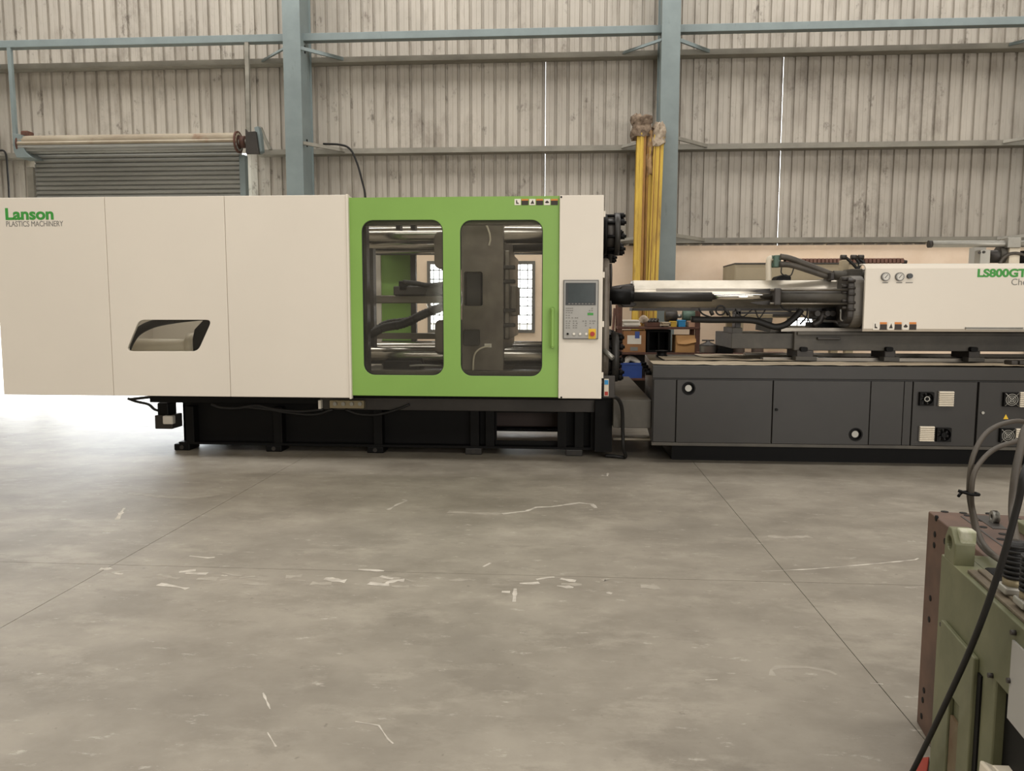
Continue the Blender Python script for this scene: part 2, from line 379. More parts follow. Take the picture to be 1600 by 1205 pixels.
# other walls and roof of the hall (behind and beside the viewer)
for nm, bx in (('wall_left', (-14.1, -14, -11, 12.3, 0, 7.7)), ('wall_right', (12, 12.1, -11, 12.3, 0, 7.7)), ('wall_front', (-14, 12, -11.1, -11, 0, 7.7)), ('ceiling', (-14.1, 12.1, -11.1, 12.6, 7.7, 7.8))):
    tag(MB().box(*bx).build(nm, hallm), {'wall_left': 'sheet metal side wall left of the viewer', 'wall_right': 'sheet metal side wall right of the viewer', 'wall_front': 'sheet metal wall behind the viewer', 'ceiling': 'sheet metal roof over the hall'}[nm], None, kind='structure')
# windows
for i, (x0, x1, z0, z1) in enumerate(wins):
    wn = thing('window_%d' % (i+1), ((x0+x1)/2, MY0, z0), ['barred window behind the left pane of the green door', 'barred window behind the right pane of the green door', 'barred window low behind the beige machine'][i], None, kind='structure')
    f = .05; plate('window_frame', [(x0, z0), (x1, z0), (x1, z1), (x0, z1)], [[(x0+f, z0+f), (x1-f, z0+f), (x1-f, z1-f), (x0+f, z1-f)]], MY0-.02, MY0+.06, panelf, wn)
    MB().box(x0+f, x1-f, MY0+.05, MY0+.056, z0+f, z1-f).build('pane', glass, wn)
    b = MB(); n = 5
    for k in range(1, n): b.cyl((x0+(x1-x0)*k/n, MY0+.02, z0), (x0+(x1-x0)*k/n, MY0+.02, z1), .009, n=6)
    for k in range(1, 8): b.box(x0, x1, MY0+.01, MY0+.03, z0+(z1-z0)*k/8-.008, z0+(z1-z0)*k/8+.008)
    b.build('grille', panelf, wn)
# girts (horizontal rails carrying the sheets), blue-grey eaves beam, columns
GIRT = [ZZ(760, 92, 12.0), ZZ(760, 237, 12.0), ZZ(1200, 379, 12.0)]
for i, gz in enumerate(GIRT+[GIRT[0]+1.45]):
    b = MB(); pr = [(12.0, gz), (12.0, gz+.075), (12.19, gz+.075), (12.19, gz+.069), (12.006, gz+.069), (12.006, gz+.0)]
    segs = [(-14, 12)]
    if i == 1: segs = [(-14, SX0-.02), (SX1+.25, 12)]
    if i == 2: segs = [(-14, SX0-.02), (SX1+.02, 12)]
    for a, c in segs: b.prism(pr, 'x', a, c); b.box(a, c, 12.0, 12.19, gz-.004, gz)
    o = b.build('trim_%d' % (i+1), girtm); tag(o, ['dusty wall girt under the blue-grey eaves beam', 'dusty wall girt at mid height level with the shutter drum', 'dusty wall girt resting just above the plaster wall', 'high wall girt above the eaves beam'][i], None, kind='structure')
CX = [(XX(444, 150, 11.5)+XX(471, 150, 11.5))/2, (XX(1033.5, 150, 11.5)+XX(1060, 150, 11.5))/2]
pitch_c = CX[1]-CX[0]; CX = [CX[0]-pitch_c]+CX+[CX[1]+pitch_c]
BZ0, BZ1 = ZZ(760, 59, 11.75), ZZ(760, 47, 11.75)
for k, (a, c) in enumerate(zip(CX[:-1], CX[1:])):
    o = MB().box(a+.05, c-.05, 11.7, 11.83, BZ0, BZ1).build('trim_%d' % (k+5), colm, None, .006)
    tag(o, ['blue-grey tie beam above the roller shutter', 'blue-grey tie beam between the two steel columns', 'blue-grey tie beam right of the column by the yellow beams'][k], None, kind='structure')
hw = .132
for k, x in enumerate(CX):
    r = thing('steel_column', (x, 11.75, 0), ['blue-grey steel column at the far left end of the hall wall', 'blue-grey steel column between the roller shutter and the green door', 'blue-grey steel column behind the yellow beams', 'blue-grey steel column at the right end of the wall'][k], 'column', 'steel columns along the wall')
    MB().box(x-hw, x+hw, 11.5, 11.516, 0, 7.6).build('front_flange', colm, r, .003)
    MB().box(x-.006, x+.006, 11.516, 11.984, 0, 7.6).build('web', colm, r)
    MB().box(x-hw, x+hw, 11.984, 12.0, 0, 7.6).build('rear_flange', colm, r)
    # boxed side plate as on the photograph: the right-hand face reads closed
    MB().box(x+hw-.03, x+hw-.022, 11.516, 11.984, 0, 7.6).build('side_plate', colm, r)
    MB().box(x-hw+.022, x-hw+.03, 11.516, 11.984, 0, 7.6).build('side_plate', colm, r)
    for gz in GIRT:
        for dz in (.15, .07): bolt(MB(), (x+hw-.022, 11.75, gz+dz), (1, 0, 0), .018, .012).build('bolt', black, r)
    for gi, gz in enumerate(GIRT):
        for sgn in (-1, 1):
            z1 = gz+.07; p0 = Vector((x+sgn*hw*.9, 11.56, gz+.05)); p1 = Vector((x+sgn*(hw+.5), 11.995, gz+.02))
            if k == 1 and gi == 1 and sgn == -1: continue
            d = (p1-p0); nrm = Vector((-d.y, d.x, 0)).normalized()*.03
            b = MB(); b._add([p0, p1, p1+Vector((0, 0, .05)), p0+Vector((0, 0, .05)), p0+nrm, p1+nrm, p1+nrm+Vector((0, 0, .006)), p0+nrm+Vector((0, 0, .006))],
                 [(0, 1, 2, 3), (0, 1, 5, 4), (4, 5, 6, 7), (0, 4, 7, 3), (1, 5, 6, 2), (2, 3, 7, 6)]); b.build('knee_brace', colm if gi == 0 else girtm, r)
# loose cables on the wall
tag(MB().tube([at(505, 225, 11.95), at(530, 226, 11.93), at(546, 232, 11.93), at(556, 250, 11.96), at(565, 280, 11.98), at(572, 320, 12.0), at(574, 420, 12.0)], .016, 6).build('wall_cable', blackr), 'black cable sagging down the wall sheets right of the column', 'cable')
tag(MB().tube([at(-6, 236, 11.95), at(8, 238, 11.95), at(12, 270, 12.0), at(15, 330, 12.0), at(16, 420, 12)], .016, 6).build('wall_cable', blackr), 'dark cable hanging down the wall left of the roller shutter', 'cable')
# ================================================================== ROLLER SHUTTER
SY = 11.98
rs = thing('roller_shutter', ((SX0+SX1)/2, SY, 0), 'grey steel roller shutter with dusty half-rolled drum', 'roller shutter')
sx0, sx1 = XX(57, 275, SY), XX(379, 275, SY); ztop = ZZ(200, 232, SY); sp = .0705
sl0 = None; nsl = 22
for k in range(nsl):
    z1 = ztop-k*sp; z0 = z1-sp; ym = SY
    if sl0 is None:
        pts = [(ym+.012, z0-.004), (ym+.002, z0-.004), (ym-.024, z0+.008), (ym-.03, z0+.026), (ym-.024, z0+.05), (ym+.002, z1-.006), (ym+.012, z1)]
        sl0 = MB().prism(pts, 'x', sx0, sx1).build('slat', shut, rs)
    else: clone(sl0, (0, 0, -k*sp))
MB().box(sx0, sx1, SY-.03, SY+.03, ztop-nsl*sp-.06, ztop-nsl*sp+.002).build('bottom_rail', shut, rs, .005)
for a, b_ in ((47, 57), (377, 386)):
    x0, x1, _, zt = rect(a, 262 if a < 100 else 243, b_, 300, SY)
    plate('guide_channel', [(x0, -0.0), (x1, 0.0), (x1, zt), (x0, zt)], [], SY-.07, SY+.05, girtm if a < 100 else colm, rs, .004)
DYc = 11.72; dz = ZZ(200, 224.5, DYc); dr = .128
dx0, dx1 = XX(34, 225, DYc), XX(374, 223, DYc)
MB().cyl((dx0-.12, DYc, dz), (dx1+.3, DYc, dz), .04, n=12).build('drum_shaft', girtm, rs)
n = 13; slatd = None
for k in range(n):
    a0, a1 = 2*math.pi*k/n, 2*math.pi*(k+1)/n-.05; am = (a0+a1)/2
    pts = [(DYc+(dr-.02)*math.cos(a0), dz+(dr-.02)*math.sin(a0)), (DYc+dr*.97*math.cos(a0), dz+dr*.97*math.sin(a0)), (DYc+(dr+.01)*math.cos(am), dz+(dr+.01)*math.sin(am)), (DYc+dr*.97*math.cos(a1), dz+dr*.97*math.sin(a1)), (DYc+(dr-.02)*math.cos(a1), dz+(dr-.02)*math.sin(a1))]
    MB().prism(pts, 'x', dx0, dx1).build('rolled_slat', shutr if math.sin(am) > -.3 else shut, rs)  # upper slats take the lit dust colour, underside plain steel
MB().ring((dx1-.03, DYc, dz), (1, 0, 0), .03, dr+.035, .025).build('drum_flange', rust, rs)
MB().ring((dx0-.005, DYc, dz), (1, 0, 0), .03, dr+.02, .02).build('drum_flange', rust, rs)
MB().cyl((dx1+.03, DYc, dz), (dx1+.1, DYc, dz), .09, n=14).build('sprocket', rust, rs)
def bracket(pxs, Y0, Y1, mt): 
    P = [at(px, py, Y0) for px, py in pxs]; return MB().prism([(p.x, p.z) for p in P], 'y', Y0, Y1).build('end_bracket', mt, rs, .004)
bracket([(19, 208), (32, 210), (34, 225), (40, 238), (49, 246), (26, 246), (21, 236)], 11.6, 11.9, colm)
bracket([(383, 201), (386, 206), (399, 205), (404, 240), (384, 240)], 11.55, 11.62, castd)
bracket([(397, 199), (403, 197), (406, 208), (409, 236), (404, 239), (401, 220)], 11.63, 11.75, colm)
bracket([(405, 197), (408, 198), (414, 214), (424, 233), (419, 234), (411, 216)], 11.76, 11.82, girtm)
MB().box(*rect(35, 205, 47, 213, 11.75)[:2], 11.7, 11.85, *rect(35, 205, 47, 214, 11.75)[2:]).build('chain_cover', rust, rs, .02)
for a, b_, y0, y1, t in ((12, 19, 78, 150, 0), (383, 390, 72, 205, 0)):
    x0 = at(a, 80, 11.72).x; x1 = x0+.06; zt = BZ0
    zb = at(a, 210, 11.72).z
    ob = MB(); xb = at(21 if a < 100 else 386, 208, 11.72).x
    ob._add([(x0, 11.7, zt), (x1, 11.7, zt), (xb+.055, 11.7, zb), (xb, 11.7, zb), (x0, 11.75, zt), (x1, 11.75, zt), (xb+.055, 11.75, zb), (xb, 11.75, zb)], [(0, 1, 2, 3), (4, 5, 6, 7), (0, 1, 5, 4), (1, 2, 6, 5), (2, 3, 7, 6), (3, 0, 4, 7)])
    ob.build('hanger_bar', colm if a < 100 else girtm, rs)
# ================================================================== CLAMPING UNIT
CY, RY = 6.2, 8.6                                     # front and rear faces of the guarding
TF, TR = 6.9, 8.0                                     # front and rear tie bars
cu = thing('clamping_unit', (XX(600, 705, 6.9), 7.45, 0), 'long cream and green clamping unit with glazed sliding door and control panel', 'machine')
cz0, cz1 = ZZ(355, 620, CY), ZZ(355, 306, CY)
ex = [XX(-4, 460, CY), XX(170, 460, CY), XX(355, 460, CY), XX(546.5, 460, CY)]
ex2 = ex[3]+.005
# three cream panels; the middle one has the slanted window
for k in range(3):
    x0, x1 = ex[k]+.002, ex[k+1]-.002; holes = []
    outer = [(x0, cz0), (x1, cz0), (x1, cz1), (x0, cz1)]
    if k == 1:
        q = [at(px, py, CY) for px, py in ((217, 500), (331, 500), (309, 549), (197, 549))]; q = [(p.x, p.z) for p in q]; h = []
        for i in range(4):                            # rounded corners of the slanted window
            a, c, d = Vector(q[i-1]), Vector(q[i]), Vector(q[(i+1) % 4]); ra = (a-c).normalized()*.05; rd = (d-c).normalized()*.05
            for t in (0, .25, .5, .75, 1): h.append(tuple((c+ra)*(1-t)**2+c*2*t*(1-t)+(c+rd)*t*t))
        holes = [h]
    pn = plate('cover_panel', outer, holes, CY, CY+.03, white, cu, .004)
    MB().box(x0, x1, CY+.03, CY+.22, cz1-.02, cz1-.003).build('top_return', white, pn)
    if k == 0:
        q0 = at(9, 343, CY); q1 = at(84, 343, CY)
        text('Lanson', q0.x, q0.z, CY-.001, ZZ(45, 325, CY)-q0.z, greent, pn, bold=.034, width=q1.x-q0.x)
        q0 = at(10, 354, CY); q1 = at(99, 354, CY)
        text('PLASTICS MACHINERY', q0.x, q0.z, CY-.001, ZZ(50, 345.5, CY)-q0.z, greyt, pn, width=q1.x-q0.x)
    if k == 1:
        MB().prism(h, 'y', CY+.012, CY+.016).build('pane', acryl, pn)
MB().box(ex[0], ex[0]+.03, CY+.03, RY, cz0, cz1).build('end_cover', white, cu, .004)
MB().box(ex[0], XX(560, 450, RY), RY-.03, RY, cz0, cz1).build('rear_cover', white, cu, .004)
MB().box(ex[3]-.014, ex[3]+.004, CY-.018, CY+.03, cz0-.008, cz1+.003).build('door_stop_edge', white, cu, .004)
# what the slanted window shows
zc = ZZ(260, 540, 6.6); xa, xb = XX(196, 540, 6.6), XX(300, 540, 6.6)
MB().cyl((xa, 6.7, zc-.02), (xb, 6.7, zc-.02), .075).build('clamp_cylinder', creamp, cu)
MB().cyl((xb-.07, 6.7, zc), (xb, 6.7, zc), .11).build('cylinder_head', creamp, cu)
MB().prism([(p.x, p.z) for p in (at(px, py, 6.45) for px, py in ((330, 492), (318, 500), (304, 515), (301, 530), (302, 556), (345, 556), (345, 492)))], 'y', 6.45, 6.55).build('drive_guard', black, cu)
MB().tube([at(px, py, 6.5) for px, py in ((195, 556), (203, 535), (216, 518), (240, 506), (275, 499), (320, 494))], .035, 10).build('guide_strap', black, cu)
# green sliding door with two panes
def slide_door(Y, x0, x1, z0, z1, wnd, front=True):
    d = plate('sliding_door', [(x0, z0), (x1, z0), (x1, z1), (x0, z1)], [rr(*wv, .09) for wv in wnd], Y, Y+.035, green, cu, .004)
    for wv in wnd:
        MB().prism(rr(*wv, .09), 'y', Y+.018, Y+.024).build('pane', acryl, d)
        plate('pane_seal', rr(*wv, .09), [rr(wv[0]+.005, wv[1]-.005, wv[2]+.005, wv[3]-.005, .086)], Y+.004, Y+.018, blackr, d)
    return d
gx0, gx1, gz0, gz1 = rect(547, 309.5, 873.5, 620, CY)
W1 = rect(566, 343.5, 692, 586.5, CY); W2 = rect(719, 343.5, 847.5, 588, CY)
gd = slide_door(CY+.015, gx0, gx1, gz0, gz1, [W1, W2])
MB().box(gx0, gx1, CY+.015, CY+.1, gz1-.004, gz1+.012).build('top_return', green, gd)
hb = MB(); hx = XX(863.5, 510, CY); za, zb = ZZ(863, 541, CY), ZZ(863, 483, CY)
hb.tube([(hx, CY+.02, zb), (hx, CY-.05, zb), (hx, CY-.055, zb-.03), (hx, CY-.055, za+.03), (hx, CY-.05, za), (hx, CY+.02, za)], .015, 8).build('handle', green, gd)
def stickers(px0, py0, Y, sx, sy, parent):
    for i in range(3):
        a = px0+i*sx
        lab = decal(a, py0, a+sx*.42, py0+sy, Y, papw, parent, 'warning_label')
        pm = MB(); x0, x1, z0, z1 = rect(a, py0, a+sx*.42, py0+sy, Y); wd, ht = x1-x0, z1-z0
        if i == 0: pm.prism([(x0+.25*wd, z0+.2*ht), (x0+.75*wd, z0+.2*ht), (x0+.6*wd, z0+.4*ht), (x0+.45*wd, z0+.4*ht), (x0+.4*wd, z0+.8*ht), (x0+.25*wd, z0+.8*ht)], 'y', Y-.004, Y-.002)
        elif i == 1: pm.prism([(x0+.2*wd, z0+.2*ht), (x0+.8*wd, z0+.2*ht), (x0+.55*wd, z0+.85*ht)], 'y', Y-.004, Y-.002)
        else: pm.prism([(x0+.15*wd, z0+.45*ht), (x0+.5*wd, z0+.75*ht), (x0+.85*wd, z0+.45*ht), (x0+.7*wd, z0+.3*ht), (x0+.3*wd, z0+.3*ht)], 'y', Y-.004, Y-.002)
        pm.build('pictogram', darkp, parent)
        decal(a+sx*.47, py0+sy*.28, a+sx*.94, py0+sy, Y, darkp, parent, 'warning_text_block')
        decal(a+sx*.47, py0, a+sx*.94, py0+sy*.26, Y, orange, parent, 'warning_header')
stickers(804, 311, CY+.015, 23, 9.5, gd)
# cream panel with the controller
px0_, px1_ = XX(873.5, 465, CY), XX(941.5, 465, CY); pz0, pz1 = ZZ(908, 622.5, CY), ZZ(908, 305.5, CY)
fp = MB().box(px0_, px1_, CY-.02, CY+.02, pz0, pz1).build('front_panel', white, cu, .004)
for py in (333, 428, 505, 585): b = MB().box(px1_-.01, px1_+.014, CY-.01, CY+.02, ZZ(941, py+6, CY), ZZ(941, py-3, CY)).build('panel_hinge', white, fp)
for px, py in ((877, 308), (877, 621)): bolt(MB(), at(px, py, CY-.02), (0, -1, 0), .008, .004).build('panel_screw', black, fp)
YP = CY-.02
kp = decal(880, 437.5, 935, 530, YP, panelf, cu, 'control_panel', .02, .003)
decal(881.5, 439, 933.5, 528.5, YP-.02, panelg, kp, 'panel_face', .002)
decal(883.8, 442, 931, 476.8, YP-.022, bezel, kp, 'screen_bezel', .004)
decal(888, 443.8, 928.5, 473, YP-.026, screenm, kp, 'screen', .002)
kb = MB()
for i in range(8): x0, x1, z0, z1 = rect(888+i*5.2, 474, 891+i*5.2, 475.4, YP-.028); kb.box(x0, x1, YP-.028, YP-.024, z0, z1)
for r_, (py, cols) in enumerate(((481, (884, 887, 890, 893, 924)), (484.5, (884, 887, 890, 893, 920, 924)), (488, (884, 888, 892, 920)), (492, (884, 888)), (496, (884, 888, 893, 898, 901)), (501, (884, 889, 895, 899, 910, 914, 921, 925, 928)), (504.5, (884, 888, 895, 900, 914, 921, 926)), (508, (884, 888, 895, 899, 914)), (511.5, (884, 888, 895, 899, 921)))):
    for c in cols: x0, x1, z0, z1 = rect(c, py, c+2.4, py+1.4, YP-.022); kb.box(x0, x1, YP-.0245, YP-.022, z0, z1)
tag(kb.build('membrane_keys', greyt, kp), kind='stuff')
decal(918, 489, 927, 492.6, YP-.022, greent, kp, 'green_key', .002)
decal(919.5, 514, 931, 529.5, YP-.022, yelp, kp, 'stop_plate', .003)
c = at(925.5, 521.8, YP-.025); MB().cyl(c, c+Vector((0, -.03, 0)), .016, .019, 14).build('stop_button', redm, kp)
for i, px in enumerate((887, 896.7, 906.4, 916)):
    c = at(px, 521.8, YP-.022); rg = MB().ring(c, (0, -1, 0), .009, .014, .006, 14).build('button_ring', galv, kp)
    MB().cyl(c, c+Vector((0, -.01, 0)), .009, n=12).build('push_button', black if i == 0 else papw, kp)
# tie bars, platens
zu, zl = ZZ(840, 367, TF), ZZ(840, 557, TF); xL, xR = ex[2]-.3, XX(948, 470, TF)
for y in (TF, TR):
    for z in (zu, zl): MB().cyl((xL, y, z), (xR, y, z), .078, n=28).build('tie_bar', steel, cu)
mp0, mp1 = XX(722, 460, 6.75), XX(785, 460, 6.75); pt, pb = ZZ(760, 333, 6.75), ZZ(760, 600, 6.75)
# moving platen: body with core-outs on its near side
yo, yi = 6.72, 8.18
mz = [pb+.0, pt]
pl = plate('moving_platen', rr(mp0, mp1+.01, pb-.02, pt, .05), [rr(mp0+.02, mp1-.17, ZZ(740, 478, 6.75), ZZ(740, 425, 6.75), .02)], yo, yi, cast, cu, .01)
MB().box(mp0+.03, mp1-.2, yo+.12, yi-.1, ZZ(740, 480, 6.75), ZZ(740, 420, 6.75)).build('core_web', castd, pl)
MB().prism(rr(mp0-.25, mp0+.06, ZZ(730, 552, 6.8), ZZ(730, 500, 6.8), .05), 'y', yo+.06, yo+.3).build('toggle_lug', cast, pl, .01)
MB().prism(rr(mp0-.25, mp0+.06, ZZ(730, 420, 6.8), ZZ(730, 362, 6.8), .05), 'y', yo+.06, yo+.3).build('toggle_lug', cast, pl, .01)
b = MB(); b.prism(rr(mp0+.02, mp0+.16, ZZ(740, 540, 6.7), ZZ(740, 515, 6.7), .015), 'y', yo-.05, yo+.02); b.build('ejector_valve', castd, pl, .005)
decal(757, 537, 768, 543, yo, papw, pl, 'rating_plate')
MB().tube([at(748, 345, 6.68), at(758, 349, 6.66), at(764, 362, 6.66), at(766, 374, 6.68), at(764, 384, 6.7)], .009, 6).build('air_hose', creamp, pl)
MB().tube([at(766, 540, 6.68), at(750, 545, 6.66), at(741, 556, 6.66), at(739, 580, 6.68)], .008, 6).build('air_hose', creamp, pl)
# face of the moving platen with mould clamps
fx0, fx1 = mp1+.01, XX(797, 460, 6.9)
MB().box(fx0, fx1, 6.82, 8.1, ZZ(790, 530, 6.9), ZZ(790, 392, 6.9)).build('platen_face', steeld, cu, .01)
for py in (418, 440, 485, 508):
    x0, x1, z0, z1 = rect(783, py-3, 805, py+3, 6.8); MB().box(x0, x1, 6.74, 6.86, z0, z1).build('mould_clamp', castd, cu, .006)
x0, x1, z0, z1 = rect(796, 446, 806, 494, 6.9); MB().box(x0, x1, 7.0, 7.4, z0, z1).build('locating_block', cast, cu, .01)
# fixed platen behind the controller
fq0, fq1 = XX(893, 470, 6.7), XX(952, 470, 6.7)
plf = plate('fixed_platen', rr(6.68, 8.22, pb, pt-.02, .16), [], fq0, fq1-.06, castd, cu, .02, axis='x')
MB().prism(rr(6.62, 8.28, ZZ(950, 594, 6.7), ZZ(950, 402, 6.7), .2, 8), 'x', fq1-.06, fq1).build('platen_flange', cast, plf, .02)
for py, rr_ in ((432, .11), (490, .11)):
    c = at(952, py, 6.75); MB().ring((fq1, 6.75, c.z), (1, 0, 0), .07, rr_, .02).build('cored_hole', castd, plf)
b = MB()
for px in (700, 860):  # mould-side guide shoes
    pass
def nut(z, y, r, x0, x1, xf, nb, a0):
    n_ = MB().cyl((x0, y, z), (x1, y, z), r*.78, n=24).build('tie_bar_nut', castd, cu)
    MB().ring((x1-.02, y, z), (1, 0, 0), r*.2, r, xf, 28).build('nut_flange', char, n_)
    MB().cyl((x1, y, z), (x1+.015, y, z), r*.6, n=24).build('nut_cap', black, n_)
    MB().ring((x0, y, z), (1, 0, 0), r*.5, r*.95, .03, 28).build('nut_flange', black, n_)
    for i in range(nb):
        a = a0+2*math.pi*i/nb; q = (x0, y+r*.86*math.cos(a), z+r*.86*math.sin(a))
        MB().cyl(q, (x1+xf+.03, q[1], q[2]), .014, n=8).build('stud', black, n_)
        bb = MB().cyl((x1+xf-.02, q[1], q[2]), (x1+xf+.016, q[1], q[2]), .026, n=6).build('stud_nut', black, n_)
nx0 = fq1-.05
for y in (TF, TR):
    nut(zu, y, .185, nx0, XX(963, 370, TF), .045, 8, .2)
    nut(zl, y, .22, nx0, XX(958, 555, TF), .06, 10, .1)
b = MB().cyl(at(944, 548, 6.6), at(958, 560, 6.55), .022, n=10); b.build('grease_line', galv, cu)
# toggle linkage and conduit seen through the left pane
tz = ZZ(640, 466, 7.2)
MB().box(XX(575, 466, 7.2), mp0, 7.1, 7.3, ZZ(640, 474, 7.2), ZZ(640, 462, 7.2)).build('crosshead_guide', steeld, cu, .008)
MB().box(XX(620, 455, 7.2), XX(700, 455, 7.2), 7.05, 7.4, ZZ(640, 462, 7.2), ZZ(640, 448, 7.2)).build('crosshead', castd, cu, .01)
MB().box(XX(628, 443, 7.2), XX(642, 443, 7.2), 7.05, 7.3, ZZ(640, 456, 7.2), ZZ(640, 440, 7.2)).build('limit_switch', black, cu, .01)
MB().tube([at(px, py, 6.95) for px, py in ((630, 441), (650, 443), (670, 446), (698, 443))], .022, 8).build('hydraulic_hose', blackr, cu)
MB().tube([at(px, py, 6.75) for px, py in ((578, 524), (600, 512), (630, 506), (660, 492), (690, 480), (712, 470))], .04, 10, 14, radii=lambda t: .036+.006*(1 if int(t*64) % 2 else 0)).build('corrugated_conduit', blackr, cu)
MB().tube([at(px, py, 6.85) for px, py in ((585, 516), (605, 505), (640, 500), (668, 490), (700, 473))], .03, 10, 14, radii=lambda t: .026+.005*(1 if int(t*64) % 2 else 0)).build('corrugated_conduit', char, cu)
MB().cyl(at(694, 466, 6.6), at(694, 466, 6.68), .16, n=30, cap=True).build('guard_disc', acryl, cu)
MB().box(XX(562, 460, 6.5), XX(576, 460, 6.5), 6.45, 6.55, gz0, gz1-.02).build('guard_post', castd, cu)
MB().box(XX(577, 470, 7.0), XX(584, 470, 7.0), 7.0, 7.1, ZZ(588, 560, 7.0), ZZ(588, 388, 7.0)).build('inner_post', castd, cu)
MB().box(gx0, px0_, 6.3, 6.36, ZZ(700, 352, 6.33), ZZ(700, 345, 6.33)).build('door_rail', steeld, cu)
for px in (620, 643): MB().box(XX(px, 350, 6.4), XX(px+7, 350, 6.4), 6.36, 6.45, ZZ(px, 360, 6.4), ZZ(px, 343, 6.4)).build('rail_hanger', castd, cu)
MB().box(gx0-.3, fq0, RY-.35, RY-.25, ZZ(700, 398, 8.3), ZZ(700, 368, 8.3)).build('rear_rail', castd, cu)
MB().box(gx0-.3, fq0, 7.0, 8.2, ZZ(700, 600, 7.0), ZZ(700, 586, 7.0)).build('slide_bed', castd, cu)
MB().box(gx0-.3, fq0, 6.62, 6.8, ZZ(700, 598, 6.7), ZZ(700, 578, 6.7)).build('slide_way', steeld, cu, .005)
MB().box(gx0-.3, mp0, 7.6, 7.75, ZZ(640, 530, 7.6), ZZ(640, 521, 7.6)).build('lower_rail', steeld, cu)
MB().box(XX(596, 575, 6.7), XX(655, 575, 6.7), 6.75, 6.95, ZZ(620, 580, 6.8), ZZ(620, 564, 6.8)).build('lubrication_block', black, cu, .01)
MB().tube([at(640, 572, 6.72), at(660, 571, 6.72), at(690, 572, 6.72)], .01, 6).build('lubrication_pipe', galv, cu)
# rear door: half open, green with cream neighbour
rx0, rx1, rz0, rz1 = rect(600, 340, 643, 600, RY)
MB().box(rx0-.03, rx1, RY, RY+.03, cz0, cz1).build('rear_door', green, cu, .004)
MB().box(XX(560, 450, RY), rx0-.02, RY-.05, RY-.02, cz0, cz1).build('rear_cover', white, cu, .004)
MB().box(XX(643, 450, RY-.1), XX(651, 450, RY-.1), RY-.15, RY-.08, .55, cz1-.1).build('rear_post', castd, cu)
MB().box(XX(850, 450, RY), XX(905, 450, RY), RY-.03, RY, cz0, cz1).build('rear_cover', white, cu, .004)
MB().box(gx0-.3, XX(905, 450, RY), RY-.12, RY, .45, ZZ(740, 533, RY)).build('rear_apron', castd, cu)
MB().box(gx0-.3, XX(905, 450, RY), RY-.12, RY, ZZ(740, 391, RY), ZZ(740, 365, RY)).build('rear_header', castd, cu)
# black base frame
FB = 6.78
bx0, bx1 = XX(232, 625, FB), XX(961, 630, FB)
zt0, zt1 = ZZ(700, 642, FB), ZZ(700, 618, FB)
MB().box(bx0, bx1, FB, FB+1.3, zt1-.03, zt1).build('base_top_plate', black, cu, .004)
MB().box(XX(500, 630, FB), bx1, FB, FB+.16, zt0, zt1-.03).build('base_top_beam', castd, cu, .004)
MB().box(bx0, XX(505, 630, FB), FB+.02, FB+.16, ZZ(400, 631, FB), zt1-.03).build('base_top_beam', black, cu, .004)
lx0, lx1 = XX(276, 670, FB), XX(950, 670, FB); wy = FB+.13
op0, op1 = XX(776, 670, wy), XX(872, 670, wy); oz0, oz1 = ZZ(820, 689, wy), ZZ(820, 645, wy)
zb0 = .06
for yy in (wy, wy+1.0):
    plate('base_web', [(lx0, zb0), (lx1, zb0), (lx1, zt1-.03), (lx0, zt1-.03)], [[(op0, oz0), (op1, oz0), (op1, oz1), (op0, oz1)]], yy, yy+.02, black, cu)
    MB().box(lx0, lx1, yy-.1, yy+.1, zb0, zb0+.02).build('base_bottom_flange', black, cu)
MB().box(lx0, lx0+.02, wy, wy+1.0, zb0, zt1-.04).build('base_end_plate', black, cu)
for px in (294, 432, 589, 741, 765, 878, 905, 930):
    x = XX(px, 670, FB); MB().box(x-.04, x+.04, FB+.03, wy, zb0+.02, zt0+.01).build('base_rib', black, cu, .003)
for px in (290, 432, 589, 741, 897):
    x = XX(px, 700, FB+.1)
    for yy in (wy, wy+1.0):
        ft = MB().box(x-.075, x+.075, yy-.1, yy+.1, .0, .06).build('levelling_foot', char if px > 600 else black, cu, .008)
        MB().cyl((x, yy-.105, .03), (x, yy-.09, .03), .02, n=8).build('foot_bolt', castd, ft)
MB().box(op0-.3, op1+.3, wy+.35, wy+.8, ZZ(820, 667, wy+.35), zt1-.05).build('oil_tank', mat('tank_brown', (58, 44, 38), .6), cu, .01)
# hoses slung below the base beam, cream distribution block
for P in ([(330, 632), (345, 637), (370, 638), (400, 634), (430, 640), (470, 643), (505, 640)], [(540, 640), (560, 647), (590, 648), (620, 640), (640, 632)], [(380, 636), (420, 640), (450, 645), (490, 648), (520, 640)]):
    MB().tube([at(px, py, FB-.02) for px, py in P], .012, 6).build('slung_hose', blackr, cu)
MB().box(XX(500, 630, FB), XX(504, 630, FB), FB-.05, FB, ZZ(502, 638, FB), ZZ(502, 625, FB)).build('cable_clip', papw, cu)
mb_ = MB().box(XX(518, 630, FB), XX(571, 630, FB), FB-.06, FB, ZZ(545, 637, FB), ZZ(545, 625, FB)).build('oil_distributor', mat('dull_brass', (150, 138, 110), .5, .4), cu, .004)
for i in range(4):
    c = at(524+i*13, 631, FB-.06); MB().cyl(c, c+Vector((0, -.02, 0)), .018, n=8).build('fitting', galv, mb_)
